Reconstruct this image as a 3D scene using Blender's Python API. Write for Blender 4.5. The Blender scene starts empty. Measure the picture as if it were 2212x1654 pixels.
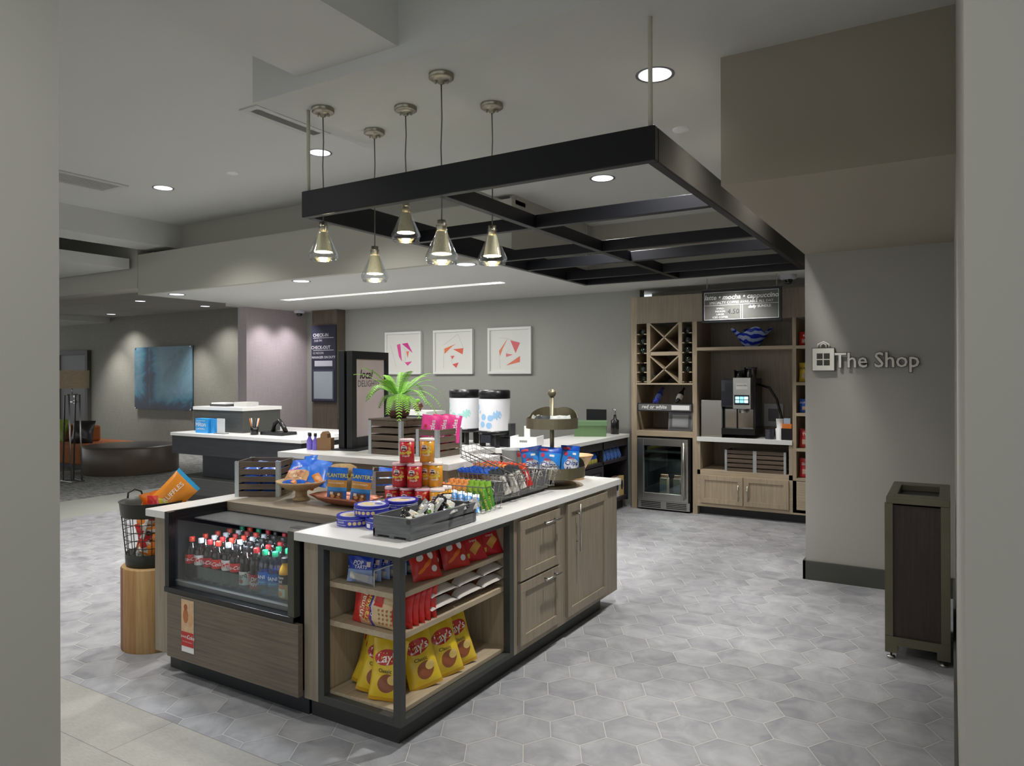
import bpy, bmesh, math, random
from mathutils import Vector, Matrix
random.seed(7)
PI = math.pi
S = bpy.context.scene
C = S.collection

# ---------------------------------------------------------------- camera, world, exposure
cam = bpy.data.cameras.new('camera'); camo = bpy.data.objects.new('camera', cam); C.objects.link(camo)
YAW, ROLL = -0.54574, -0.00314
FPX = 1563.0
cam.sensor_width = 36.0; cam.sensor_fit = 'HORIZONTAL'
cam.lens = FPX / 2212 * 36.0
cam.shift_y = -(827.0 - 810.3) / 2212
cam.clip_start = 0.05; cam.clip_end = 100
camo.matrix_world = Matrix.Translation((0, 0, 1.65)) @ Matrix.Rotation(-YAW, 4, 'Z') @ Matrix.Rotation(PI/2, 4, 'X') @ Matrix.Rotation(ROLL, 4, 'Z')
S.camera = camo
w = bpy.data.worlds.new('lobby_world'); S.world = w; w.use_nodes = True
w.node_tree.nodes['Background'].inputs[0].default_value = (0.93, 0.97, 1.0, 1)
w.node_tree.nodes['Background'].inputs[1].default_value = 0.48
S.view_settings.view_transform = 'Standard'; S.view_settings.look = 'None'
S.view_settings.exposure = 0.85; S.view_settings.gamma = 1.0
S.view_settings.use_curve_mapping = False
try:
    S.cycles.max_bounces = 7; S.cycles.diffuse_bounces = 4; S.cycles.transparent_max_bounces = 24
    S.cycles.use_denoising = True; S.cycles.caustics_reflective = False; S.cycles.caustics_refractive = False
    S.cycles.sample_clamp_indirect = 6.0
except Exception: pass

# ---------------------------------------------------------------- lamps' own helper
def lamp(kind, loc, power, col=(1, .97, .93), size=.12, spot=130, blend=1.0, rot=(0, 0, 0), parent=None):
    l = bpy.data.lights.new('lamp_' + kind.lower(), kind); l.energy = power; l.color = col
    if kind == 'SPOT': l.spot_size = math.radians(spot); l.spot_blend = blend; l.shadow_soft_size = size
    elif kind == 'POINT': l.shadow_soft_size = size
    else: l.shape = 'DISK'; l.size = size
    o = bpy.data.objects.new('lamp_light', l); C.objects.link(o); o.location = loc; o.rotation_euler = rot
    if parent: o.parent = parent
    return o

# ---------------------------------------------------------------- materials
def lin(c):
    if isinstance(c, str):
        c = tuple(int(c[i:i+2], 16) / 255 for i in (0, 2, 4))
    return tuple((x / 12.92 if x <= .04045 else ((x + .055) / 1.055) ** 2.4) for x in c)
MATS = {}
def newmat(name):
    m = bpy.data.materials.new(name); m.use_nodes = True
    nt = m.node_tree; b = nt.nodes['Principled BSDF']
    return m, nt, b
def P(col, rough=.5, metal=0.0, var=.06, scale=14.0, coat=0.0, emit=0.0, bump=0.0, spec=.5):
    """plain material: a base colour broken up by a fine noise"""
    key = ('P', col, rough, metal, var, scale, coat, emit, bump, spec)
    if key in MATS: return MATS[key]
    m, nt, b = newmat('mat_%s' % (col if isinstance(col, str) else 'c'))
    c = lin(col)
    if var > 0:
        tc = nt.nodes.new('ShaderNodeTexCoord'); n = nt.nodes.new('ShaderNodeTexNoise'); n.inputs['Scale'].default_value = scale
        n.inputs['Detail'].default_value = 3
        mx = nt.nodes.new('ShaderNodeMix'); mx.data_type = 'RGBA'
        mx.inputs[6].default_value = tuple(max(0, x * (1 - var)) for x in c) + (1,)
        mx.inputs[7].default_value = tuple(min(1, x * (1 + var)) for x in c) + (1,)
        nt.links.new(tc.outputs['Object'], n.inputs['Vector']); nt.links.new(n.outputs['Fac'], mx.inputs[0])
        nt.links.new(mx.outputs[2], b.inputs['Base Color'])
        if bump:
            bp = nt.nodes.new('ShaderNodeBump'); bp.inputs['Strength'].default_value = bump; bp.inputs['Distance'].default_value = .01
            nt.links.new(n.outputs['Fac'], bp.inputs['Height']); nt.links.new(bp.outputs[0], b.inputs['Normal'])
    else:
        b.inputs['Base Color'].default_value = c + (1,)
    b.inputs['Roughness'].default_value = rough; b.inputs['Metallic'].default_value = metal
    b.inputs['Coat Weight'].default_value = coat; b.inputs['Specular IOR Level'].default_value = spec
    if emit: b.inputs['Emission Color'].default_value = c + (1,); b.inputs['Emission Strength'].default_value = emit
    MATS[key] = m; return m
def WOOD(c1, c2, axis='Z', rough=.5, scale=1.0, stretch=22.0):
    """wood grain running along AXIS"""
    key = ('W', c1, c2, axis, rough, scale, stretch)
    if key in MATS: return MATS[key]
    m, nt, b = newmat('wood_%s' % c1)
    tc = nt.nodes.new('ShaderNodeTexCoord'); mp = nt.nodes.new('ShaderNodeMapping')
    s = {'X': (1, stretch, stretch), 'Y': (stretch, 1, stretch), 'Z': (stretch, stretch, 1)}[axis]
    mp.inputs['Scale'].default_value = tuple(x * scale for x in s)
    n = nt.nodes.new('ShaderNodeTexNoise'); n.inputs['Scale'].default_value = 3.0; n.inputs['Detail'].default_value = 6; n.inputs['Roughness'].default_value = .65
    n2 = nt.nodes.new('ShaderNodeTexNoise'); n2.inputs['Scale'].default_value = 2.2; n2.inputs['Detail'].default_value = 2
    cr = nt.nodes.new('ShaderNodeValToRGB'); cr.color_ramp.elements[0].position = .3; cr.color_ramp.elements[1].position = .72
    cr.color_ramp.elements[0].color = lin(c1) + (1,); cr.color_ramp.elements[1].color = lin(c2) + (1,)
    ad = nt.nodes.new('ShaderNodeMath'); ad.operation = 'MULTIPLY_ADD'; ad.inputs[1].default_value = .35
    nt.links.new(tc.outputs['Object'], mp.inputs[0]); nt.links.new(mp.outputs[0], n.inputs['Vector']); nt.links.new(tc.outputs['Object'], n2.inputs['Vector'])
    sb = nt.nodes.new('ShaderNodeMath'); sb.operation = 'SUBTRACT'; sb.inputs[1].default_value = .5
    nt.links.new(n2.outputs['Fac'], sb.inputs[0]); nt.links.new(sb.outputs[0], ad.inputs[0]); nt.links.new(n.outputs['Fac'], ad.inputs[2])
    nt.links.new(ad.outputs[0], cr.inputs[0]); nt.links.new(cr.outputs[0], b.inputs['Base Color'])
    bp = nt.nodes.new('ShaderNodeBump'); bp.inputs['Strength'].default_value = .12; bp.inputs['Distance'].default_value = .004
    nt.links.new(n.outputs['Fac'], bp.inputs['Height']); nt.links.new(bp.outputs[0], b.inputs['Normal'])
    b.inputs['Roughness'].default_value = rough
    MATS[key] = m; return m
def GLASS(tint=(1, 1, 1), gloss=.12, rough=.02, name='clear_glass'):
    """thin pane: mostly transparent with a Fresnel reflection"""
    key = ('G', tint, gloss, rough)
    if key in MATS: return MATS[key]
    m, nt, b = newmat(name); nt.nodes.remove(b)
    out = nt.nodes['Material Output']; t = nt.nodes.new('ShaderNodeBsdfTransparent'); g = nt.nodes.new('ShaderNodeBsdfGlossy')
    t.inputs[0].default_value = tint + (1,); g.inputs['Roughness'].default_value = rough
    lw = nt.nodes.new('ShaderNodeLayerWeight'); lw.inputs[0].default_value = .25
    mr = nt.nodes.new('ShaderNodeMapRange'); mr.inputs[3].default_value = gloss * .5; mr.inputs[4].default_value = min(1, gloss * 3.2)
    mx = nt.nodes.new('ShaderNodeMixShader')
    nt.links.new(lw.outputs['Fresnel'], mr.inputs[0]); nt.links.new(mr.outputs[0], mx.inputs[0])
    nt.links.new(t.outputs[0], mx.inputs[1]); nt.links.new(g.outputs[0], mx.inputs[2]); nt.links.new(mx.outputs[0], out.inputs[0])
    MATS[key] = m; return m
def EMIT(col, strength):
    key = ('E', col, strength)
    if key in MATS: return MATS[key]
    m, nt, b = newmat('glow_' + col); b.inputs['Base Color'].default_value = lin(col) + (1,)
    b.inputs['Emission Color'].default_value = lin(col) + (1,); b.inputs['Emission Strength'].default_value = strength
    MATS[key] = m; return m

def hex_floor():
    """flat-topped hexagon tiles, edges along X, with grout and a tone of its own per tile"""
    m, nt, b = newmat('hex_tile'); N = nt.nodes; L = nt.links
    s = .1455; rx, ry = 3 * s, math.sqrt(3) * s
    ge = N.new('ShaderNodeNewGeometry')
    def vm(op, a, bb=None):
        n = N.new('ShaderNodeVectorMath'); n.operation = op
        for i, v in enumerate((a, bb)):
            if v is None: continue
            if isinstance(v, tuple): n.inputs[i].default_value = v
            else: L.new(v, n.inputs[i])
        return n
    def ma(op, a, bb=None, cc=None):
        n = N.new('ShaderNodeMath'); n.operation = op
        for i, v in enumerate((a, bb, cc)):
            if v is None: continue
            if isinstance(v, (int, float)): n.inputs[i].default_value = v
            else: L.new(v, n.inputs[i])
        return n.outputs[0]
    # cell centres at (-.1835 + n*1.5s, 4.549 + ...)
    p = vm('SUBTRACT', ge.outputs['Position'], (-.1835 - 60 * rx, 4.549 - 60 * ry, 0)).outputs[0]
    p = vm('MULTIPLY', p, (1, 1, 0)).outputs[0]
    def cell(off):
        q = vm('SUBTRACT', p, off).outputs[0] if off else p
        q = vm('ADD', q, (rx / 2, ry / 2, 0)).outputs[0]
        q = vm('MODULO', q, (rx, ry, 1)).outputs[0]
        return vm('SUBTRACT', q, (rx / 2, ry / 2, 0)).outputs[0]
    q1, q2 = cell(None), cell((rx / 2, ry / 2, 0))
    l1 = vm('LENGTH', q1).outputs['Value']; l2 = vm('LENGTH', q2).outputs['Value']
    lt = ma('LESS_THAN', l2, l1)
    mx = N.new('ShaderNodeMix'); mx.data_type = 'VECTOR'; L.new(lt, mx.inputs[0]); L.new(q1, mx.inputs[4]); L.new(q2, mx.inputs[5])
    q = mx.outputs[1]
    ce = vm('SUBTRACT', p, q).outputs[0]
    ce = vm('SNAP', vm('ADD', ce, (.01, .01, 0)).outputs[0], (.02, .02, 1)).outputs[0]
    wn = N.new('ShaderNodeTexWhiteNoise'); L.new(ce, wn.inputs['Vector'])
    ab = vm('ABSOLUTE', q).outputs[0]; sx = N.new('ShaderNodeSeparateXYZ'); L.new(ab, sx.inputs[0])
    d = ma('MAXIMUM', sx.outputs[1], ma('MULTIPLY_ADD', sx.outputs[0], math.sqrt(3) / 2, ma('MULTIPLY', sx.outputs[1], .5)))
    e = ma('SUBTRACT', ry / 2, d)
    gr = N.new('ShaderNodeMapRange'); L.new(e, gr.inputs[0]); gr.inputs[1].default_value = .0009; gr.inputs[2].default_value = .0024
    n1 = N.new('ShaderNodeTexNoise'); n1.inputs['Scale'].default_value = 5.5; n1.inputs['Detail'].default_value = 6; n1.inputs['Roughness'].default_value = .6; n1.inputs['Distortion'].default_value = .6
    L.new(vm('ADD', p, vm('SCALE', wn.outputs['Color']).outputs[0]).outputs[0], n1.inputs['Vector'])
    f = ma('MULTIPLY_ADD', wn.outputs['Value'], .10, ma('MULTIPLY', n1.outputs['Fac'], .9))
    cr = N.new('ShaderNodeValToRGB'); cr.color_ramp.elements[0].position = .32; cr.color_ramp.elements[1].position = .72
    cr.color_ramp.elements[0].color = lin('86868a') + (1,); cr.color_ramp.elements[1].color = lin('b0b0b2') + (1,)
    L.new(f, cr.inputs[0])
    # darker rims on the tiles
    rim = N.new('ShaderNodeMapRange'); L.new(e, rim.inputs[0]); rim.inputs[1].default_value = 0; rim.inputs[2].default_value = .02; rim.inputs[3].default_value = .9; rim.inputs[4].default_value = 1
    sc = vm('SCALE', cr.outputs[0]); L.new(rim.outputs[0], sc.inputs['Scale'])
    m2 = N.new('ShaderNodeMix'); m2.data_type = 'RGBA'; L.new(gr.outputs[0], m2.inputs[0]); m2.inputs[6].default_value = lin('c9c6c0') + (1,); L.new(sc.outputs[0], m2.inputs[7])
    L.new(m2.outputs[2], b.inputs['Base Color'])
    rr = N.new('ShaderNodeMapRange'); L.new(n1.outputs['Fac'], rr.inputs[0]); rr.inputs[3].default_value = .38; rr.inputs[4].default_value = .6
    L.new(rr.outputs[0], b.inputs['Roughness'])
    bp = N.new('ShaderNodeBump'); bp.inputs['Strength'].default_value = .4; bp.inputs['Distance'].default_value = .002; L.new(gr.outputs[0], bp.inputs['Height']); L.new(bp.outputs[0], b.inputs['Normal'])
    return m
def plank_floor():
    m, nt, b = newmat('porcelain_plank'); N = nt.nodes; L = nt.links
    ge = N.new('ShaderNodeNewGeometry'); mp = N.new('ShaderNodeMapping'); mp.inputs['Location'].default_value = (-.02, .146, 0)
    br = N.new('ShaderNodeTexBrick'); br.inputs['Scale'].default_value = 1; br.inputs['Brick Width'].default_value = 1.28; br.inputs['Row Height'].default_value = .322
    br.inputs['Mortar Size'].default_value = .0015; br.offset = .5; br.inputs['Color1'].default_value = (1, 1, 1, 1); br.inputs['Color2'].default_value = (.9, .9, .9, 1); br.inputs['Mortar'].default_value = (.35, .35, .35, 1)
    n = N.new('ShaderNodeTexNoise'); n.inputs['Scale'].default_value = 3; n.inputs['Detail'].default_value = 8; n.inputs['Roughness'].default_value = .75
    m3 = N.new('ShaderNodeMapping'); m3.inputs['Scale'].default_value = (2, 14, 2)
    n2 = N.new('ShaderNodeTexNoise'); n2.inputs['Scale'].default_value = 14; n2.inputs['Detail'].default_value = 3
    cr = N.new('ShaderNodeValToRGB'); cr.color_ramp.elements[0].position = .3; cr.color_ramp.elements[1].position = .7
    cr.color_ramp.elements[0].color = lin('9b9891') + (1,); cr.color_ramp.elements[1].color = lin('b9b6ae') + (1,)
    ad = N.new('ShaderNodeMath'); ad.operation = 'MULTIPLY_ADD'; ad.inputs[1].default_value = .5
    mx = N.new('ShaderNodeMix'); mx.data_type = 'RGBA'; mx.blend_type = 'MULTIPLY'; mx.inputs[0].default_value = 1
    L.new(ge.outputs['Position'], mp.inputs[0]); L.new(mp.outputs[0], br.inputs['Vector']); L.new(ge.outputs['Position'], n.inputs['Vector'])
    L.new(ge.outputs['Position'], m3.inputs[0]); L.new(m3.outputs[0], n2.inputs['Vector'])
    hf = N.new('ShaderNodeMath'); hf.operation = 'MULTIPLY'; hf.inputs[1].default_value = .5; L.new(n.outputs['Fac'], hf.inputs[0])
    L.new(n2.outputs['Fac'], ad.inputs[0]); L.new(hf.outputs[0], ad.inputs[2]); L.new(ad.outputs[0], cr.inputs[0])
    L.new(cr.outputs[0], mx.inputs[6]); L.new(br.outputs['Color'], mx.inputs[7]); L.new(mx.outputs[2], b.inputs['Base Color'])
    b.inputs['Roughness'].default_value = .5
    return m
def linen(c1, c2, name):
    m, nt, b = newmat(name); N = nt.nodes; L = nt.links
    tc = N.new('ShaderNodeNewGeometry'); a = None
    cr = N.new('ShaderNodeValToRGB'); cr.color_ramp.elements[0].position = .35; cr.color_ramp.elements[1].position = .65
    cr.color_ramp.elements[0].color = lin(c1) + (1,); cr.color_ramp.elements[1].color = lin(c2) + (1,)
    outs = []
    for sc in ((90, 90, 4), (7, 7, 160)):
        mp = N.new('ShaderNodeMapping'); mp.inputs['Scale'].default_value = sc; n = N.new('ShaderNodeTexNoise'); n.inputs['Scale'].default_value = 1.0; n.inputs['Detail'].default_value = 2
        L.new(tc.outputs['Position'], mp.inputs[0]); L.new(mp.outputs[0], n.inputs['Vector']); outs.append(n.outputs['Fac'])
    ad = N.new('ShaderNodeMath'); ad.operation = 'ADD'; L.new(outs[0], ad.inputs[0]); L.new(outs[1], ad.inputs[1])
    h = N.new('ShaderNodeMath'); h.operation = 'MULTIPLY'; h.inputs[1].default_value = .5; L.new(ad.outputs[0], h.inputs[0]); L.new(h.outputs[0], cr.inputs[0])
    L.new(cr.outputs[0], b.inputs['Base Color']); b.inputs['Roughness'].default_value = .85
    return m
# the room's palette
PAINT = P('a9a79f', .75, var=.015, scale=2)
PAINT_TAN = P('a29b8c', .75, var=.015, scale=2)
CEIL = P('cccdc8', .85, var=.01, scale=2)
SOFF = P('b2b0a4', .8, var=.01, scale=2)
QUARTZ = P('e2e1de', .28, var=.02, scale=60)
OAKZ = WOOD('84796a', 'a0937f', 'Z'); OAKX = WOOD('84796a', 'a0937f', 'X'); OAKY = WOOD('84796a', 'a0937f', 'Y')
LOAKX = WOOD('a3937b', 'bdac92', 'X'); LOAKY = WOOD('a3937b', 'bdac92', 'Y'); LOAKZ = WOOD('9b8b74', 'b8a78d', 'Z')
CHAR = P('3b3d3a', .5, var=.05); BLACK = P('141518', .45, var=.05); NAVYB = P('1b1d24', .4, var=.06)
BLKPL = P('0f0f11', .3, var=.03)
STEEL = P('b9b7b2', .28, 1.0, var=.04, scale=40); NICKEL = P('9c9788', .33, 1.0, var=.05, scale=30); BRASSY = P('89836c', .42, .85, var=.18, scale=18)
GALV = P('b5b9ba', .45, .7, var=.16, scale=60); WIREM = P('8d8a86', .35, .9, var=.05)
WHITE = P('eeeeec', .5, var=.02)

# ---------------------------------------------------------------- mesh builder
_txt = {}
def text_geo(s, shear=0.0, bold=0.0, spacing=1.0):
    """glyph outlines of S as flat triangles, height of capitals ~ .7, centred"""
    k = (s, shear, bold, spacing)
    if k in _txt: return _txt[k]
    cu = bpy.data.curves.new('lettering', 'FONT'); cu.body = s; cu.size = 1; cu.shear = shear; cu.offset = bold; cu.align_x = 'CENTER'
    cu.resolution_u = 2; cu.space_character = spacing
    ob = bpy.data.objects.new('lettering', cu); C.objects.link(ob)
    dg = bpy.context.evaluated_depsgraph_get()
    me = bpy.data.meshes.new_from_object(ob.evaluated_get(dg))
    vs = [(v.co.x, v.co.y) for v in me.vertices]; fs = [tuple(p.vertices) for p in me.polygons]
    bpy.data.objects.remove(ob); bpy.data.curves.remove(cu); bpy.data.meshes.remove(me)
    _txt[k] = (vs, fs); return _txt[k]
class MB:
    def __init__(s): s.v = []; s.f = []; s.m = []; s.sm = []; s.mats = []
    def mi(s, m):
        if m not in s.mats: s.mats.append(m)
        return s.mats.index(m)
    def add(s, vs, fs, m, smooth=False, M=None):
        o = len(s.v)
        if M is not None: vs = [tuple(M @ Vector(v)) for v in vs]
        s.v += [tuple(v) for v in vs]
        i = s.mi(m) if not isinstance(m, list) else None
        for k, f in enumerate(fs):
            s.f.append(tuple(a + o for a in f)); s.m.append(i if i is not None else s.mi(m[k])); s.sm.append(smooth)
        return s
    def box(s, x0, x1, y0, y1, z0, z1, m, M=None):
        if x0 > x1: x0, x1 = x1, x0
        if y0 > y1: y0, y1 = y1, y0
        if z0 > z1: z0, z1 = z1, z0
        vs = [(x0, y0, z0), (x1, y0, z0), (x1, y1, z0), (x0, y1, z0), (x0, y0, z1), (x1, y0, z1), (x1, y1, z1), (x0, y1, z1)]
        fs = [(0, 3, 2, 1), (4, 5, 6, 7), (0, 1, 5, 4), (1, 2, 6, 5), (2, 3, 7, 6), (3, 0, 4, 7)]
        return s.add(vs, fs, m, False, M)
    def lathe(s, prof, m, cx=0, cy=0, cz=0, seg=20, M=None, smooth=True, sx=1.0, sy=1.0, caps=True):
        """prof: list of (r, z) or (r, z, mat)"""
        vs = []; fs = []; ms = []
        for p in prof:
            for k in range(seg):
                a = 2 * PI * k / seg; vs.append((cx + p[0] * math.cos(a) * sx, cy + p[0] * math.sin(a) * sy, cz + p[1]))
        for i in range(len(prof) - 1):
            mm = prof[i][2] if len(prof[i]) > 2 else m
            for k in range(seg):
                k2 = (k + 1) % seg; fs.append((i * seg + k, i * seg + k2, (i + 1) * seg + k2, (i + 1) * seg + k)); ms.append(mm)
        if caps:
            if prof[0][0] > 1e-6: fs.append(tuple(reversed(range(seg)))); ms.append(prof[0][2] if len(prof[0]) > 2 else m)
            if prof[-1][0] > 1e-6: fs.append(tuple((len(prof) - 1) * seg + k for k in range(seg))); ms.append(prof[-2][2] if len(prof[-2]) > 2 else m)
        n0 = len(s.f); s.add(vs, fs, ms, smooth, M)
        if caps:
            for j in range(n0, len(s.f)):
                if len(s.f[j]) > 4: s.sm[j] = False
        return s
    def tube(s, pts, r, m, seg=6, closed=False, M=None):
        pts = [Vector(p) for p in pts]; n = len(pts); vs = []; fs = []
        up = Vector((0, 0, 1)); prev = None
        for i, p in enumerate(pts):
            if closed: d = (pts[(i + 1) % n] - pts[i - 1])
            else: d = pts[min(i + 1, n - 1)] - pts[max(i - 1, 0)]
            d = d.normalized() if d.length > 1e-9 else Vector((0, 0, 1))
            if prev is None:
                a = up if abs(d.z) < .9 else Vector((1, 0, 0)); u = d.cross(a).normalized()
            else:
                u = (prev - d * prev.dot(d)); u = u.normalized() if u.length > 1e-6 else d.cross(Vector((1, 0, 0))).normalized()
            prev = u; w2 = d.cross(u)
            rr = r[i] if isinstance(r, (list, tuple)) else r
            for k in range(seg):
                a = 2 * PI * k / seg; vs.append(p + u * (rr * math.cos(a)) + w2 * (rr * math.sin(a)))
        m_ = n if closed else n - 1
        for i in range(m_):
            j = (i + 1) % n
            for k in range(seg):
                k2 = (k + 1) % seg; fs.append((i * seg + k, i * seg + k2, j * seg + k2, j * seg + k))
        if not closed: fs.append(tuple(reversed(range(seg)))); fs.append(tuple((n - 1) * seg + k for k in range(seg)))
        return s.add(vs, fs, m, True, M)
    def prism(s, poly, a0, a1, m, axis='y', M=None):
        """poly of 2-D points extruded along AXIS from a0 to a1; 2-D coords are the other two axes in order"""
        def pt(p, a): return {'x': (a, p[0], p[1]), 'y': (p[0], a, p[1]), 'z': (p[0], p[1], a)}[axis]
        n = len(poly); vs = [pt(p, a0) for p in poly] + [pt(p, a1) for p in poly]
        fs = [tuple(range(n)), tuple(reversed(range(n, 2 * n)))] + [(i, i + n, (i + 1) % n + n, (i + 1) % n) for i in range(n)]
        return s.add(vs, fs, m, False, M)
    def text(s, st, fn, x, z, size, m, shear=0.0, bold=0.0, rot=0.0, spacing=1.0, sx=1.0):
        vs, fs = text_geo(st, shear, bold, spacing); c, sn = math.cos(rot), math.sin(rot)
        out = []
        for a, b in vs:
            a *= size * sx; b = (b - .33) * size
            out.append(fn(x + a * c - b * sn, z + a * sn + b * c))
        return s.add(out, fs, m)
    def patch(s, poly, fn, m, cuts=2):
        """a filled convex 2-D polygon mapped by fn, split so that it follows the surface"""
        n = len(poly); cx = sum(p[0] for p in poly) / n; cz = sum(p[1] for p in poly) / n
        vs = [fn(cx, cz)]; fs = []
        for r in range(1, cuts + 1):
            t = r / cuts
            vs += [fn(cx + (p[0] - cx) * t, cz + (p[1] - cz) * t) for p in poly]
        for i in range(n):
            j = (i + 1) % n; fs.append((0, 1 + i, 1 + j))
            for r in range(1, cuts): a = 1 + (r - 1) * n; b = 1 + r * n; fs.append((a + i, b + i, b + j, a + j))
        return s.add(vs, fs, m)
    def ell(s, fn, x, z, rx, rz, m, rot=0.0, n=18, cuts=3):
        c, sn = math.cos(rot), math.sin(rot)
        return s.patch([(x + rx * math.cos(2*PI*k/n) * c - rz * math.sin(2*PI*k/n) * sn, z + rx * math.cos(2*PI*k/n) * sn + rz * math.sin(2*PI*k/n) * c) for k in range(n)], fn, m, cuts)
    def rect(s, fn, x, z, wd, ht, m, rot=0.0, n=4, cuts=3):
        c, sn = math.cos(rot), math.sin(rot); pts = []
        cr = [(-wd/2, -ht/2), (wd/2, -ht/2), (wd/2, ht/2), (-wd/2, ht/2)]
        for i in range(4):
            for k in range(n):
                t = k / n; a = cr[i]; b = cr[(i+1) % 4]; px = a[0] + (b[0]-a[0])*t; pz = a[1] + (b[1]-a[1])*t
                pts.append((x + px*c - pz*sn, z + px*sn + pz*c))
        return s.patch(pts, fn, m, cuts)
    def mesh(s, name):
        me = bpy.data.meshes.new(name); me.from_pydata(s.v, [], s.f)
        for m in s.mats: me.materials.append(m)
        me.polygons.foreach_set('material_index', s.m); me.polygons.foreach_set('use_smooth', s.sm); me.update()
        return me
    def obj(s, name, parent=None, loc=None, bevel=0.0, fix=True, rot=None):
        me = s.mesh(name)
        if fix:
            bm = bmesh.new(); bm.from_mesh(me); bmesh.ops.recalc_face_normals(bm, faces=bm.faces); bm.to_mesh(me); bm.free()
        o = bpy.data.objects.new(name, me); C.objects.link(o)
        if parent: o.parent = parent
        if loc: o.location = loc
        if rot is not None: o.rotation_euler = rot if isinstance(rot, tuple) else (0, 0, rot)
        if bevel:
            b = o.modifiers.new('bevel', 'BEVEL'); b.width = bevel; b.segments = 2; b.limit_method = 'ANGLE'; b.angle_limit = math.radians(50)
        return o
def B(x0, x1, y0, y1, z0, z1, m): return MB().box(x0, x1, y0, y1, z0, z1, m)
def tag(o, label, cat, group=None, kind=None):
    o['label'] = label; o['category'] = cat
    if group: o['group'] = group
    if kind: o['kind'] = kind
    return o
def thing(name, label, cat, loc=(0, 0, 0), rz=0.0, group=None, rot=None):
    o = bpy.data.objects.new(name, None); C.objects.link(o); o.location = loc; o.rotation_euler = rot or (0, 0, rz); o.empty_display_size = .1
    return tag(o, label, cat, group)
def struct(name, mb, parent=None, bevel=0, **k):
    o = mb.obj(name, parent, bevel=bevel, **k); o['kind'] = 'structure'; return o
def part(o, label): o['label'] = label; return o
KIDS = {}
def dup(src, loc=None, rz=None, label=None, group=None, rot=None, scale=None):
    """a copy of a thing with copies of its parts and sub-parts (mesh data shared)"""
    def cp(o, par):
        c = o.copy(); C.objects.link(c)
        if par is not None: c.parent = par
        for ch in list(o.children): cp(ch, c)
        return c
    c = cp(src, None)
    if loc is not None: c.location = loc
    if rot is not None: c.rotation_euler = rot
    elif rz is not None: c.rotation_euler = (0, 0, rz)
    if label: c['label'] = label
    if group: c['group'] = group
    if scale: c.scale = (scale,) * 3 if not isinstance(scale, tuple) else scale
    return c
class Pool:
    """first place() moves the built thing itself, later ones copy it"""
    def __init__(s, src): s.src = src; s.used = False
    def place(s, loc, rz=0.0, label=None, group=None, rot=None, scale=None):
        if s.used: return dup(s.src, loc, rz, label, group, rot, scale)
        s.used = True; o = s.src; o.location = loc; o.rotation_euler = rot or (0, 0, rz)
        if label: o['label'] = label
        if group: o['group'] = group
        if scale: o.scale = (scale,) * 3 if not isinstance(scale, tuple) else scale
        return o
ORD = ['first', 'second', 'third', 'fourth', 'fifth', 'sixth', 'seventh', 'eighth', 'ninth', 'tenth', 'eleventh', 'twelfth', 'thirteenth', 'fourteenth', 'fifteenth']

# ================================================================ THE ROOM
struct('floor', B(-8.8, 3, 2.11, 9.2, -.05, 0, hex_floor()))
PLK = plank_floor()
pf = MB(); pf.box(-24, 3, -6, 2.11, -.05, 0, PLK); pf.box(-24, -8.8, 2.11, 12, -.05, 0, P('a3a39c', .55, var=.05, scale=1.5))
struct('floor_lobby', pf)
mcar, nt_, b_ = newmat('mottled_carpet')
vo = nt_.nodes.new('ShaderNodeTexNoise'); vo.inputs['Scale'].default_value = 9; vo.inputs['Detail'].default_value = 7; vo.inputs['Roughness'].default_value = .8
ge_ = nt_.nodes.new('ShaderNodeNewGeometry'); mp_ = nt_.nodes.new('ShaderNodeMapping'); mp_.inputs['Scale'].default_value = (.7, 2.2, 1)
cr_ = nt_.nodes.new('ShaderNodeValToRGB'); cr_.color_ramp.elements[0].position = .42; cr_.color_ramp.elements[1].position = .6
cr_.color_ramp.elements[0].color = lin('5d5f5f') + (1,); cr_.color_ramp.elements[1].color = lin('94938f') + (1,)
nt_.links.new(ge_.outputs['Position'], mp_.inputs[0]); nt_.links.new(mp_.outputs[0], vo.inputs['Vector']); nt_.links.new(vo.outputs['Fac'], cr_.inputs[0]); nt_.links.new(cr_.outputs[0], b_.inputs['Base Color']); b_.inputs['Roughness'].default_value = 1
car = B(-21.5, -10.05, 3.2, 9.85, 0, .008, mcar).obj('carpet'); tag(car, 'mottled grey carpet under the ottoman and orange sofa', 'carpet')

Z1, ZC, ZL = 3.6, 3.28, 2.72
struct('ceiling_main', B(-12, 3, -6, 5.95, Z1, Z1 + .1, CEIL))
struct('ceiling_cloud', B(-3.564, .02, 2.893, 7.24, ZC, Z1, P('cccdc8', .85, var=.012, scale=2)))
cl = MB(); cl.box(-9.09, -3.37, 5.62, 9.2, ZL, ZL + .06, CEIL); cl.box(-3.37, 1.2, 7.30, 9.2, ZL, ZL + .06, CEIL)
struct('ceiling_low', cl)
struct('ceiling_low_end', B(-9.5, -9.09, 7.2, 9.2, ZL, ZL + .06, CEIL))
bk = MB(); bk.box(-9.09, -3.37, 5.55, 5.62, ZL, 3.24, SOFF); bk.box(-9.09, -3.37, 5.62, 5.8, 3.2, 3.24, SOFF)
bk.box(-3.43, -3.37, 5.62, 7.24, ZL, ZC, SOFF); bk.box(-3.43, .02, 7.24, 7.30, ZL, ZC, SOFF)
struct('bulkhead_wall', bk)
struct('wall_above_bulkhead', B(-12, -3.43, 5.8, 5.95, 2.83, Z1, SOFF))
struct('beam_ceiling', B(-9.03, -8.53, -6, 5.8, 3.3, Z1, CEIL))
struct('beam_tray', B(-3.172, -2.441, -4, 2.893, 3.352, Z1, CEIL))
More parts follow.
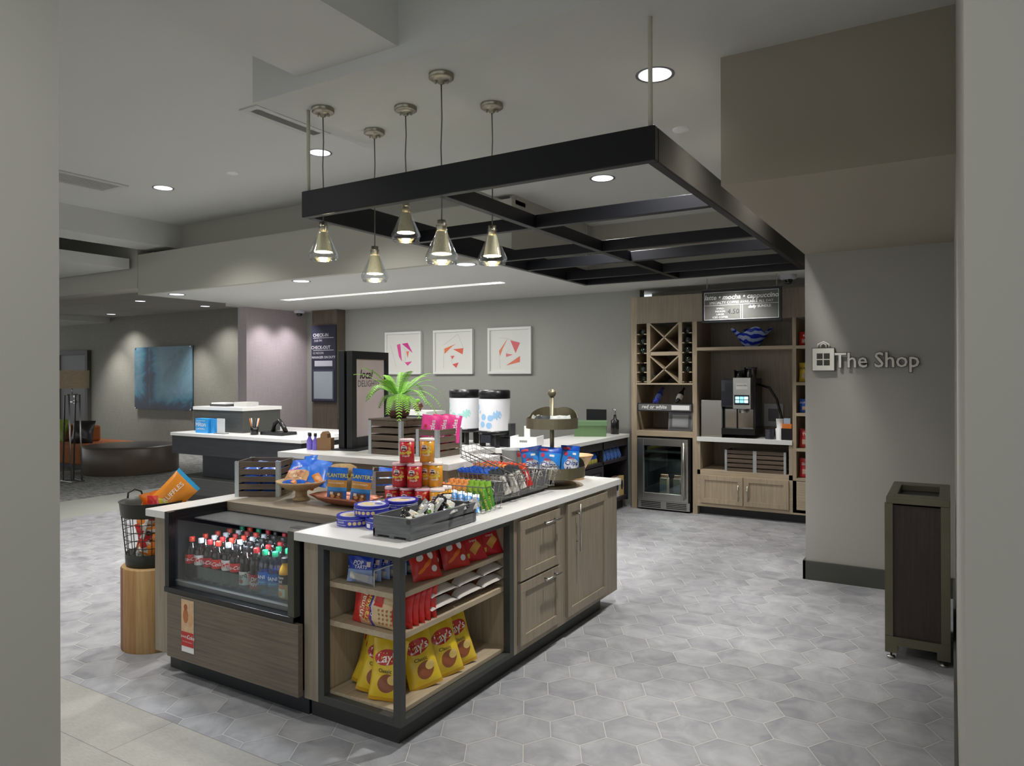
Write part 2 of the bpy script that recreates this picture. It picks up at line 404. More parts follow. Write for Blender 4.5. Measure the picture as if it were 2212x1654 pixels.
lf = MB(); lf.box(-20, -9.2, -2, 5.5, 3.06, 3.19, CEIL); lf.box(-20, -9.1, 5.55, 5.75, 2.81, Z1, SOFF); lf.box(-20, -12, -6, 5.55, Z1, Z1 + .1, CEIL)
struct('soffit_lounge_ceiling', lf)
til, nt_, b_ = newmat('ceiling_tile'); ge_ = nt_.nodes.new('ShaderNodeNewGeometry'); br_ = nt_.nodes.new('ShaderNodeTexBrick')
br_.inputs['Scale'].default_value = 1; br_.inputs['Brick Width'].default_value = .6; br_.inputs['Row Height'].default_value = .6; br_.offset = 0; br_.inputs['Mortar Size'].default_value = .012
br_.inputs['Color1'].default_value = lin('b4b2ab') + (1,); br_.inputs['Color2'].default_value = lin('b7b5ae') + (1,); br_.inputs['Mortar'].default_value = lin('a5a39c') + (1,)
nt_.links.new(ge_.outputs['Position'], br_.inputs['Vector']); nt_.links.new(br_.outputs['Color'], b_.inputs['Base Color']); b_.inputs['Roughness'].default_value = .9
struct('ceiling_lounge', B(-22, -9.09, 5.75, 10, 3.07, 3.12, til))
struct('soffit_far_ceiling', B(-22, -17.37, 5.75, 9.9, 2.95, 3.07, CEIL))
LIN = linen('8c8a80', '9c9a8f', 'linen_wallpaper'); LAV = linen('aaa0a3', 'b8aeb1', 'lilac_wallpaper'); GRW = P('a3a49d', .85, var=.07, scale=90)
struct('wall_far', B(-22, -9.5, 9.9, 10.05, 0, 3.1, LIN))
struct('wall_lilac', B(-9.5, -9.3, 7.42, 8.8, 0, ZL, LAV))
struct('wall_art', B(-9.3, -3.36, 8.65, 8.8, 0, ZL, GRW))
struct('pillar_wood', B(-8.98, -8.42, 8.46, 8.65, 0, ZL, WOOD('564d42', '72675a', 'Z')))
struct('wall_shop', B(-1.01, .02, 6.23, 6.4, 0, 2.62, PAINT))
struct('soffit_ceiling', B(-1.011, .02, 3.742, 6.4, 2.62, ZC, PAINT_TAN))
struct('wall_right', B(.02, .2, 1.5, 9.2, 0, Z1, PAINT))
struct('wall_right_stub', B(.2, 3, 1.5, 1.7, 0, Z1, PAINT))
struct('wall_left', B(-2.4, -2.2, -5, 1.107, 0, Z1, PAINT))
struct('wall_back', B(-3.36, .02, 9.08, 9.2, 0, ZL, PAINT_TAN))
bb = P('494a44', .6, var=.04)
struct('baseboard_shop', B(-1.03, .02, 6.21, 6.23, 0, .15, bb), bevel=.002)
b2 = MB(); b2.box(-1.03, -1.01, 6.21, 6.42, 0, .15, bb); struct('baseboard_shop_end', b2)
struct('baseboard_right', B(.006, .02, 1.5, 6.21, 0, .15, bb), bevel=.002)
struct('baseboard_far', B(-18.4, -9.5, 9.88, 9.9, 0, .14, P('5a5a55', .6)))

# ---- door in the far wall and the exit sign beside it
d = MB(); fr = P('4b4b43', .55)
d.box(-19.75, -19.64, 9.8, 9.9, 0, 2.3, fr); d.box(-18.3, -18.19, 9.8, 9.9, 0, 2.3, fr); d.box(-19.64, -18.3, 9.8, 9.9, 2.2, 2.3, fr)
dr = struct('door_1', d)
dl = B(-19.64, -18.3, 9.86, 9.89, 0, 2.2, WOOD('1d1310', '33221b', 'Z', .35)).obj('door_leaf', dr)
h = MB(); h.box(-18.98, -18.86, 9.80, 9.86, 1.00, 1.03, STEEL); h.box(-18.9, -18.84, 9.84, 9.86, .97, 1.06, STEEL); h.box(-18.9, -18.84, 9.84, 9.86, 1.13, 1.2, STEEL); h.obj('door_handle', dl)
ex = MB(); ex.box(-.16, .16, -.02, .02, -.11, .11, P('b01818', .4, emit=.5)); ex.text('EXIT', lambda x, z: (x, -.021, z), 0, 0, .15, WHITE, bold=.02)
o = ex.obj('exit_sign', loc=(-20.03, 9.84, 2.28)); tag(o, 'red exit sign on the far wall beside the dark door', 'sign')

# ---- painting
pm, nt_, b_ = newmat('abstract_painting'); N_ = nt_.nodes; L_ = nt_.links
tc_ = N_.new('ShaderNodeTexCoord'); sp_ = N_.new('ShaderNodeSeparateXYZ'); L_.new(tc_.outputs['Generated'], sp_.inputs[0])
n1_ = N_.new('ShaderNodeTexNoise'); n1_.inputs['Scale'].default_value = 2.6; n1_.inputs['Detail'].default_value = 9; n1_.inputs['Roughness'].default_value = .68; n1_.inputs['Distortion'].default_value = 1.6
L_.new(tc_.outputs['Generated'], n1_.inputs['Vector'])
def mth(op, a, b2=0., c2=0.):
    n = N_.new('ShaderNodeMath'); n.operation = op
    for i, v in enumerate((a, b2, c2)):
        if isinstance(v, (int, float)): n.inputs[i].default_value = v
        else: L_.new(v, n.inputs[i])
    return n.outputs[0]
# light field towards the upper part, dark plume left of the middle and a dark foot
xx = mth('SUBTRACT', sp_.outputs[0], .30); pl = mth('SUBTRACT', 1.0, mth('MINIMUM', mth('MULTIPLY', mth('ABSOLUTE', xx), 5.2), 1.0))
ft = mth('SUBTRACT', 1.0, mth('MINIMUM', mth('MULTIPLY', sp_.outputs[2], 3.2), 1.0))
dk = mth('MAXIMUM', mth('MULTIPLY', pl, .75), ft); lf_ = mth('MULTIPLY', mth('LESS_THAN', sp_.outputs[0], .26), .22)
val = mth('ADD', mth('SUBTRACT', 1.02, mth('ADD', mth('MULTIPLY', dk, .95), lf_)), mth('MULTIPLY', mth('SUBTRACT', n1_.outputs['Fac'], .5), 1.3))
cr_ = N_.new('ShaderNodeValToRGB'); e_ = cr_.color_ramp.elements; e_[0].position = .05; e_[0].color = lin('1b2233') + (1,); e_[1].position = 1.0; e_[1].color = lin('6d94a6') + (1,)
for p_, c_ in ((.35, '23394f'), (.5, '2c6480'), (.62, '3f7d92'), (.78, '5c8294')):
    q = e_.new(p_); q.color = lin(c_) + (1,)
L_.new(val, cr_.inputs[0]); L_.new(cr_.outputs[0], b_.inputs['Base Color']); b_.inputs['Roughness'].default_value = .35
pa = thing('painting', 'large blue and teal abstract painting on the far wall', 'painting', (-15.2, 9.87, 1.62))
B(-1.07, 1.07, -.025, .0, -.72, .70, pm).obj('canvas', pa)
for sx_ in (-1.03, 1.03):
    for sz_ in (-.7, .68): MB().lathe([(.02, 0), (.02, .012)], STEEL, seg=10, M=Matrix.Translation((sx_, -.026, sz_)) @ Matrix.Rotation(PI/2, 4, 'X')).obj('standoff', pa)

# ---- three framed prints: slanted colour shapes on white
def artwork(x0, x1, shapes, lines, label):
    w_ = (x1 - x0) / 2; h_ = .325
    t = thing('framed_print', label, 'picture', ((x0 + x1) / 2, 8.65, 1.995), group='framed prints on the grey wall')
    f = MB(); fw = .035; wt = P('e6e6e2', .4, var=.01)
    f.box(-w_, w_, -.05, 0, h_ - fw, h_, wt); f.box(-w_, w_, -.05, 0, -h_, -h_ + fw, wt); f.box(-w_, -w_ + fw, -.05, 0, -h_ + fw, h_ - fw, wt); f.box(w_ - fw, w_, -.05, 0, -h_ + fw, h_ - fw, wt)
    f.obj('frame', t, bevel=.002)
    p = MB(); p.box(-w_ + fw, w_ - fw, -.028, -.005, -h_ + fw, h_ - fw, P('e2e2dc', .6, var=.01))
    fn = lambda x, z: (x * w_ * .8, -.0295, z * h_ * .8)
    for col, poly in shapes: p.add([fn(*q) for q in poly], [tuple(range(len(poly)))], P(col, .6))
    for (a, b2) in lines: p.tube([fn(*a), fn(*b2)], .0012, P('b0b0a8', .6), 3)
    p.obj('print', t)
artwork(-7.54, -6.83, [('e0509a', [(-.45, .5), (-.2, .55), (-.1, -.5), (-.3, -.2)]), ('d83c96', [(-.1, .55), (.3, .6), (.65, 0)]), ('ea7a64', [(.2, .1), (.4, .1), (.3, -.3)]), ('e0509a', [(.1, -.55), (.6, -.5), (.3, -.75)])],
        [((-.9, .5), (-.5, -.8)), ((-.45, .5), (.65, 0)), ((.1, .5), (.15, -.55)), ((-.3, -.2), (.1, -.55))], 'white framed print with pink slanted shapes, beside the wood pillar')
artwork(-6.60, -5.89, [('e77a4c', [(-.55, .2), (.2, .45), (-.05, .32), (-.55, -.1)]), ('e06a52', [(.0, .15), (.65, .2), (.6, -.15)]), ('e06a62', [(-.15, -.22), (.1, -.22), (-.05, -.42)]), ('dc5a56', [(-.05, -.7), (.35, -.6), (.2, -.9)])],
        [((-.6, .4), (.3, 1.0)), ((-.6, .2), (-.62, -.9)), ((-.15, -.22), (-.05, -.7)), ((.3, 1.0), (.65, .2))], 'white framed print with coral wedge shapes, the middle one of three')
artwork(-5.63, -4.92, [('e88a66', [(-.6, .0), (-.1, .65), (-.4, .1), (-.55, -.3)]), ('dd6a72', [(.05, .55), (.6, .4), (.35, -.15)]), ('e08080', [(-.2, -.35), (.2, -.22), (-.2, -.15)]), ('e07a62', [(-.2, -.8), (.6, -.3), (.6, -.62)])],
        [((-.6, 0), (-.55, -.95)), ((-.1, .65), (.6, .4)), ((-.65, .7), (-.1, .65)), ((-.2, -.15), (.05, .1))], 'white framed print with orange and rose shapes, nearest the tall wood panel')

# ---- check-in sign on the wood pillar
t = thing('notice_sign', 'dark blue check-in times sign on the wood pillar', 'sign', (-8.68, 8.44, 1.85))
s_ = MB(); s_.box(-.27, .27, -.02, .0, -.62, .62, P('23263a', .5)); fn = lambda x, z: (x, -.0215, z); lt = P('c9cad2', .6)
for i, (a, b2) in enumerate((('CHECK-IN', '3:00 PM'), ('CHECK-OUT', '12 NOON'))):
    s_.text(a, fn, -.06, .46 - i * .2, .075, lt, bold=.02); s_.rect(fn, 0, .415 - i * .2, .46, .008, lt, n=1, cuts=1); s_.text(b2, fn, -.12, .37 - i * .2, .055, lt)
s_.text('MANAGER ON DUTY', fn, 0, .1, .055, lt, bold=.02); s_.rect(fn, 0, .0, .4, .09, P('b9bcc2', .5), n=1, cuts=1)
s_.obj('sign_board', t)
f_ = MB(); f_.box(-.24, .24, -.03, -.02, -.6, -.1, P('3a3d50', .4)); f_.rect(lambda x, z: (x, -.0305, z), 0, -.35, .42, .44, P('9aa5ac', .3), n=1, cuts=1); f_.obj('notice_window', t)

# ================================================================ ceiling fittings
def downlight(x, y, z, r=.105, p=0, label='', group='recessed downlights', spot=125, cool=True):
    t = thing('downlight', label, 'ceiling light', (x, y, z), group=group)
    MB().lathe([(r * .83, .0), (r, -.004), (r * 1.0, .0)], P('77777c', .4), seg=28, caps=False).obj('trim_ring', t)
    m = MB(); m.lathe([(r * .84, -.0035), (r * .5, -.0025), (0, -.002)], EMIT('f2f6ff', 1.0), seg=28, caps=False); m.obj('reflector', t)
    if p: lamp('SPOT', (0, 0, -.02), p, (1, .985, .96), .07, spot, 1.0, parent=t)
    return t
PW = 150
DL = [(-1.372, 3.765, ZC, 'round downlight in the dropped ceiling, near the front hanging rod'), (-2.467, 5.516, ZC, 'round downlight in the dropped ceiling seen through the black canopy'),
      (-4.712, 4.536, Z1, 'round downlight in the high ceiling beside the first pendant'), (-6.969, 4.531, Z1, 'round downlight in the high ceiling between sprinkler and air vent'),
      (-8.642, 5.805, ZL, 'round downlight at the outer end of the low bulkhead'), (-6.267, 5.745, ZL, 'round downlight in the low ceiling above the reception desk'), (-3.993, 5.728, ZL, 'round downlight in the low ceiling behind the pendants')]
for i, (x, y, z, lb) in enumerate(DL): downlight(x, y, z, p=PW if z != ZL else PW * .62, label=lb)
k_ = (3.07 - 1.65) / (2.72 - 1.65)
for x, y, lb in ((-9.842, 6.044, 'small bright downlight in the lounge ceiling, nearest the bulkhead'), (-9.747, 7.02, 'small bright downlight in the lounge ceiling, near the lilac wall'), (-12.331, 7.05, 'small bright downlight in the lounge ceiling, farthest out')):
    downlight(x * k_, y * k_, 3.07, p=0 if 'nearest' in lb else PW * .5, label=lb, group='lounge downlights')
t = thing('linear_slot_light', 'long recessed slot light in the low ceiling over reception', 'ceiling light', (-6.25, 7.06, ZL))
m = MB(); m.box(-1.8, 1.8, -.07, .07, -.003, -.001, EMIT('e6e8e2', .40)); m.obj('slot_recess', t)
for x_ in (-1.6, 0, 1.7): MB().box(x_ - .14, x_ + .14, -.05, .05, -.006, -.003, EMIT('ffffff', 1.0)).obj('slot_lamp', t)
for x_ in (-1.2, 0, 1.2): lamp('AREA', (x_, 0, -.03), 10, (1, .98, .95), .3, parent=t)

for x, y, z, lb in ((-1.531, 4.69, ZC, 'round white sprinkler cap in the ceiling left of the tan soffit'), (-5.885, 4.541, Z1, 'round white sprinkler cap between the two high ceiling downlights')):
    m = MB(); m.lathe([(.0, -.014), (.05, -.012), (.056, -.006), (.056, 0)], WHITE, seg=20, caps=False); o = m.obj('sprinkler_cap', loc=(x, y, z)); tag(o, lb, 'sprinkler cap')
def vent(x, y, rz, lx, ly, label, z=Z1):
    t = thing('air_vent', label, 'air vent', (x, y, z), rz)
    f = MB(); wt = P('c3c4bf', .6); e = .05
    for a in ((-lx, lx, -ly, -ly + e), (-lx, lx, ly - e, ly), (-lx, -lx + e, -ly + e, ly - e), (lx - e, lx, -ly + e, ly - e)): f.box(*a, -.012, 0, wt)
    f.obj('vent_frame', t, bevel=.002)
    MB().box(-lx + e, lx - e, -ly + e, ly - e, -.002, .0, P('77776f', .9)).obj('duct_opening', t)
    s = MB()
    n = 7
    for i in range(n): yy = -ly + e + (2 * ly - 2 * e) * (i + .5) / n; s.box(-lx + e, lx - e, yy - .014, yy + .010, -.010, -.005, wt)
    s.obj('louver', t)
vent(-4.35, 3.85, PI / 2, .36, .10, 'white linear air vent behind the dropped ceiling edge')
vent(-7.4, 3.95, PI / 2, .34, .22, 'white air vent in the high ceiling near the wall edge')
def dome(x, y, z, label):
    t = thing('dome_camera', label, 'security camera', (x, y, z))
    MB().lathe([(.085, 0), (.085, -.035), (.07, -.05), (0, -.05)], P('c9cad2', .4), seg=24, caps=False).obj('camera_base', t)
    MB().lathe([(.05, -.05), (.048, -.07), (.035, -.092), (.0, -.10)], P('101014', .1, coat=.6), seg=20, caps=False).obj('camera_dome', t)
dome(-9.1, 8.3, ZL, 'white dome camera on the ceiling beside the wood pillar')
dome(-1.50, 8.2, ZL, 'white dome camera on the ceiling above the hanging menu')

# ================================================================ hanging canopy
cx0, cx1, cy0, cy1, cz0, cz1 = -3.40, -1.14, 3.12, 7.13, 2.6185, 2.779
BM = P('15161b', .42, var=.08, scale=5, metal=.3)
t = thing('hanging_canopy', 'large black metal canopy grid hung over the aisle on rods', 'canopy', ((cx0 + cx1) / 2, cy0, cz0))
t.location = (0, 0, 0)
th = .05
def beamI(x0, x1, y0, y1): m = MB(); m.box(x0, x1, y0, y1, cz0, cz1, BM); return m.obj('beam', t, bevel=.006)
beamI(cx0, cx1, cy0, cy0 + th); beamI(cx0, cx1, cy1 - th, cy1); beamI(cx0, cx0 + th, cy0 + th, cy1 - th); beamI(cx1 - th, cx1, cy0 + th, cy1 - th)
xm = -2.36
MB().box(xm - .025, xm + .025, cy0 + th, cy1 - th, cz0, cz0 + .085, BM).obj('crossbar', t, bevel=.003)
for y_ in (4.17, 5.24, 5.82, 6.62):
    for a, b2 in ((cx0 + th, xm - .025), (xm + .025, cx1 - th)):
        MB().box(a, b2, y_ - .025, y_ + .025, cz0, cz0 + .085, BM).obj('crossbar', t, bevel=.003)
for x_, y_ in ((cx0 + .03, cy0 + .03), (cx1 - .03, cy0 + .03), (cx0 + .03, cy1 - .03), (cx1 - .03, cy1 - .03)):
    r = MB(); zt = ZC if not (x_ < -3.2 and y_ > 5) else ZC
    r.tube([(x_, y_, cz1 - .06), (x_, y_, zt)], .011, P('cfccba', .5), 8); r.obj('hanging_rod', t)

# ================================================================ five pendants
RSH = P('d8cfa8', .5, .1, var=.35, scale=160)
def pendant(x, y, zb, label):
    """zb: height of the glass rim"""
    d = ZC - zb - .23
    t = thing('pendant_light', label, 'pendant lamp', (x, y, ZC), group='glass pendants over the island corner')
    MB().lathe([(.068, 0), (.068, -.022), (.062, -.026), (.052, -.028), (.018, -.034), (.016, -.05), (.006, -.055)], NICKEL, seg=28, caps=False).obj('ceiling_canopy', t)
    for a in (.9, 3.3): MB().lathe([(.005, -.045), (.005, -.02)], NICKEL, cx=.035 * math.cos(a), cy=.035 * math.sin(a), seg=8).obj('screw', t)
    MB().tube([(0, 0, -.05), (.004, 0, -d * .3), (-.003, 0, -d * .5), (.002, 0, -d * .7), (0, 0, -d)], .0038, P('6f6e68', .6), 6).obj('cord', t)
    z = -d
    MB().lathe([(.0, z), (.024, z), (.024, z - .04), (.020, z - .06)], NICKEL, seg=20, caps=False).obj('socket', t)
    G = GLASS((.97, .985, 1.0), .16, .03)
    m = MB(); m.lathe([(.030, z - .025), (.030, z - .058), (.037, z - .078), (.088, z - .192), (.0905, z - .203), (.078, z - .23)], G, seg=32, caps=False)
    m.tube([(.0785 * math.cos(2*PI*k/32), .0785 * math.sin(2*PI*k/32), z - .23) for k in range(32)], .0014, GLASS((.9, .95, 1), .5, .05), 6, closed=True)
    m.tube([(.0305 * math.cos(2*PI*k/24), .0305 * math.sin(2*PI*k/24), z - .025) for k in range(24)], .0012, GLASS((.9, .95, 1), .5, .05), 6, closed=True)
    m.obj('glass_shade', t)
    MB().lathe([(.030, z - .062), (.054, z - .182)], RSH, seg=28, caps=False).obj('inner_shade', t)
    MB().lathe([(.012, z - .09), (.018, z - .115), (.028, z - .15), (.027, z - .17), (.016, z - .184), (.0, z - .188)], EMIT('fff8e8', 30.0), seg=20, caps=False).obj('bulb', t)
    lamp('POINT', (0, 0, z - .165), 8, (1, .95, .86), .03, parent=t)
for x, y, py, lb in ((-2.359, 3.155, 567, 'glass pendant lamp with the longest visible cord, hung nearest the camera'), (-3.274, 3.178, 560, 'glass pendant lamp beside the canopy end with its hanging rod'),
        (-3.276, 3.641, 606, 'glass pendant lamp hanging lowest of the five'), (-2.830, 3.424, 519, 'glass pendant lamp hanging highest of the five'), (-2.359, 3.661, 570, 'glass pendant lamp nearest the middle of the canopy beam')):
    w_ = .519 * -x + .8548 * y
    pendant(x, y, 1.65 + (810.3 - py) / FPX * w_, lb)

# ================================================================ THE ISLAND
def shaker(name, parent, axis, a0, a1, z0, z1, face, out, mat, fw=.055, handle=None):
    """a shaker front lying in the plane axis=face ('x' or 'y'); OUT = outward sign"""
    m = MB(); th = .02; f0, f1 = face, face + out * th; r1 = face + out * .011
    def bx(u0, u1, v0, v1, e0, e1):
        if axis == 'x': m.box(e0, e1, u0, u1, v0, v1, mat)
        else: m.box(u0, u1, e0, e1, v0, v1, mat)
    bx(a0, a1, z1 - fw, z1, f0, f1); bx(a0, a1, z0, z0 + fw, f0, f1); bx(a0, a0 + fw, z0 + fw, z1 - fw, f0, f1); bx(a1 - fw, a1, z0 + fw, z1 - fw, f0, f1); bx(a0 + fw, a1 - fw, z0 + fw, z1 - fw, f0, r1)
    o = m.obj(name, parent, bevel=.0015)
    if handle:
        kind, u, v, ln = handle; h = MB(); e = face + out * (th + .032); g = f1
        pt = (lambda e_, u_, v_: (e_, u_, v_)) if axis == 'x' else (lambda e_, u_, v_: (u_, e_, v_))
        if kind == 'h': h.tube([pt(e, u - ln/2, v), pt(e, u + ln/2, v)], .006, STEEL, 10); pos = [(u - ln*.3, v), (u + ln*.3, v)]
        else: h.tube([pt(e, u, v - ln/2), pt(e, u, v + ln/2)], .006, STEEL, 10); pos = [(u, v - ln*.3), (u, v + ln*.3)]
        for (a, b2) in pos: h.tube([pt(g, a, b2), pt(e, a, b2)], .0045, STEEL, 8)
        h.obj('handle', o)
    return o
ZT = .90
X0, X1, Y0, Y1 = -3.915, -2.046, 2.43, 4.888       # worktop outline
FX, FY = -2.07, 2.458                                # faces of the bodies
CLX0, CLX1 = -3.735, -2.708                          # the cooler's bay
# worktop: white stone, one continuous piece around the cooler bay
t = MB()
o = B(X0, CLX0, Y0, 3.66, ZT - .041, ZT, QUARTZ).obj('island_worktop', bevel=.0025); tag(o, 'narrow white stone worktop strip between the log stool and drinks cooler', 'worktop'); t.box(CLX1, X1, Y0, 3.66, ZT - .041, ZT, QUARTZ); t.f.pop() if False else None; t.box(-2.66, X1, 3.66, Y1, ZT - .041, ZT, QUARTZ)
wt_ = t.obj('island_worktop', bevel=.0025); tag(wt_, 'large white stone worktop over the open shelves and oak cabinets of the island', 'worktop')
lt = MB(); lt.box(CLX0, CLX1, 2.825, 3.66, ZT - .055, ZT - .001, WOOD('7c7263', '978b79', 'X')); o = lt.obj('laminate_ledge', bevel=.002); tag(o, 'taupe wood-grain ledge behind the drinks cooler, under the snack bowls', 'ledge')
# raised counter
rc = thing('raised_counter', 'raised white counter on wood panels at the back of the island', 'counter', (0, 0, 0))
B(-4.2, -2.66, 3.62, 4.22, 1.059, 1.10, QUARTZ).obj('counter_top', rc, bevel=.0025)
B(-4.12, -2.70, 3.665, 4.20, 0, 1.05, OAKX).obj('counter_body', rc)
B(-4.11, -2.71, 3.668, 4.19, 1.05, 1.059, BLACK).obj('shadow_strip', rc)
# open corner shelving
os_ = thing('open_shelf_unit', 'open corner shelf unit with charcoal frame holding snack bags', 'shelf unit', (0, 0, 0))
fx0, fx1, fy1 = -2.575, FX, 3.42
fr = MB(); c_ = CHAR; hh = .859
for a in ((fx0, fx0 + .038, FY, FY + .04), (fx1 - .042, fx1, FY, FY + .036), (fx1 - .042, fx1, fy1 - .04, fy1)): fr.box(*a, .10, hh, c_)
fr.box(fx0 + .038, fx1 - .042, FY, FY + .04, .83, hh, c_); fr.box(fx0 + .038, fx1 - .042, FY, FY + .04, .10, .138, c_)
fr.box(fx1 - .042, fx1, FY + .036, fy1 - .04, .83, hh, c_); fr.box(fx1 - .042, fx1, FY + .036, fy1 - .04, .10, .128, c_)
fr.obj('frame', os_, bevel=.0015)
for z0, z1 in ((.645, .670), (.460, .486), (.128, .150)): B(fx0 + .03, fx1 - .043, FY + .041, fy1 - .002, z0, z1, LOAKY).obj('shelf', os_, bevel=.001)
B(fx0, fx0 + .02, FY + .04, fy1, .128, .85, LOAKZ).obj('side_panel', os_); B(fx0 + .02, fx1 - .043, fy1 - .018, fy1, .15, .85, LOAKZ).obj('side_panel', os_)
# cabinet bodies with drawers and door on the aisle side
dc = thing('drawer_cabinet', 'taupe oak two-drawer cabinet in the island side', 'cabinet', (0, 0, 0))
bd = MB(); bd.box(-2.60, FX, 3.422, 3.99, .10, .859, OAKZ); bd.obj('body', dc, bevel=.001)
shaker('drawer', dc, 'x', 3.462, 3.942, .500, .835, FX, 1, OAKZ, handle=('h', 3.80, .785, .20))
shaker('drawer', dc, 'x', 3.462, 3.942, .138, .488, FX, 1, OAKZ, handle=('h', 3.80, .455, .20))
cc = thing('door_cabinet', 'taupe oak cabinet with a tall shaker door at the island end', 'cabinet', (0, 0, 0))
bd = MB(); bd.box(-2.60, FX, 3.99, 4.862, .10, .859, OAKZ); bd.obj('body', cc, bevel=.001)
shaker('door', cc, 'x', 4.045, 4.655, .134, .838, FX, 1, OAKZ, handle=('v', 4.16, .68, .30))
# filler panels either side of the cooler
o = B(-2.668, -2.576, FY, 2.62, .10, .859, OAKZ).obj('filler_panel', bevel=.001); tag(o, 'narrow taupe oak panel between the cooler and open shelves', 'panel')
o = B(-3.868, -3.736, FY, 3.66, .10, .859, OAKZ).obj('end_panel', bevel=.001); tag(o, 'taupe oak end panel of the island beside the log stool', 'panel')
tk = MB(); tk.box(-2.67, -2.12, 2.507, 4.68, 0, .10, P('2c2d2a', .5)); o = tk.obj('toe_kick'); tag(o, 'dark recessed plinth under the island shelves and cabinets', 'plinth')
o = B(-3.80, -3.70, 2.507, 3.6, 0, .10, P('33342f', .5)).obj('toe_kick'); tag(o, 'dark recessed plinth under the island end panel by the stool', 'plinth')

# ---- the drinks cooler
ck = thing('drinks_cooler', 'open glass-fronted drinks cooler full of soda bottles, built into the island', 'cooler', (0, 0, 0))
B(-3.70, -2.669, 2.42, 2.45, .112, .458, WOOD('5c5347', '7b7060', 'X', stretch=30)).obj('front_panel', ck, bevel=.0015)
f = MB(); f.box(CLX0, -3.697, 2.43, 2.47, .462, .899, BLKPL); f.box(-2.752, CLX1, 2.43, 2.47, .462, .90, P('45453f', .4)); f.box(CLX0, -3.72, 2.47, 2.824, .86, .899, BLKPL); f.box(-2.73, CLX1, 2.47, 2.824, .88, .899, P('33332f', .4))
f.box(CLX0, CLX1, 2.425, 2.475, .458, .486, BLKPL); f.obj('frame', ck, bevel=.002)
tub = MB(); DI = P('14171e', .35, var=.05)
tub.box(CLX0, CLX0 + .015, 2.47, 3.40, .40, .86, DI); tub.box(CLX1 - .015, CLX1, 2.47, 3.40, .40, .88, DI); tub.box(CLX0, CLX1, 3.38, 3.40, .40, .845, DI); tub.box(CLX0, CLX1, 2.47, 3.40, .38, .40, P('23262b', .4)); tub.box(CLX0, CLX1, 2.825, 3.38, .838, .845, DI)
tub.obj('tub', ck)
B(CLX0 + .015, CLX1 - .015, 2.452, 2.458, .487, .86, GLASS((.95, .97, .98), .03)).obj('front_glass', ck)
part(B(CLX0 + .02, CLX1 - .02, 2.60, 2.824, .835, .842, P('77797b', .25, .3)).obj('top_deck', ck, bevel=.001), 'grey metal deck')
B(-3.02, -2.90, 2.68, 2.74, .842, .843, P('2e3030', .5)).obj('control_plate', ck)
B(-3.66, -2.76, 2.515, 2.521, .515, .60, GLASS((.88, .95, .94), .06)).obj('inner_guard', ck)
B(CLX0 + .015, CLX1 - .015, 2.50, 3.38, .505, .512, P('2a2c30', .4)).obj('bottle_shelf', ck)
B(CLX0 + .015, CLX1 - .015, 2.475, 2.50, .487, .512, P('5b5c5a', .4)).obj('sill', ck)
B(-3.69, -2.68, 2.50, 2.53, 0, .11, P('191b1e', .5)).obj('grille', ck)
st_ = MB(); fn = lambda x, z: (x, -.0012, z)
st_.box(-.07, .07, 0, .001, -.18, .18, WHITE)
st_.rect(fn, 0, .07, .14, .22, P('d9b58c', .5, var=.4, scale=30)); st_.ell(lambda x, z: (x, -.0016, z), -.02, .07, .03, .05, P('b8703c', .5, var=.3)); st_.ell(lambda x, z: (x, -.0016, z), .035, .05, .03, .05, P('d8a878', .5, var=.3)); st_.ell(lambda x, z: (x, -.002, z), -.02, .13, .02, .022, P('a5542e', .5))
st_.rect(fn, 0, -.09, .14, .10, P('c02a26', .5)); st_.text('SHARE A', lambda x, z: (x, -.002, z), -.03, -.075, .022, WHITE); st_.text('Coke', lambda x, z: (x, -.002, z), .035, -.072, .04, WHITE, shear=.3, bold=.01); st_.text('FOR THE BEST SUMMER YET', lambda x, z: (x, -.002, z), 0, -.108, .009, WHITE)
o = st_.obj('promo_sticker', loc=(-3.515, 2.4185, .305)); o.scale = (.75, 1, .78); tag(o, 'red and white soda sticker on the front panel of the cooler', 'sticker'); o['label'] = 'small red and white promotional sticker on the cooler front panel'
for x_ in (-3.45, -3.22, -2.98): lamp('AREA', (x_, 2.56, .835), .75, (.85, .92, 1), .12, parent=None)

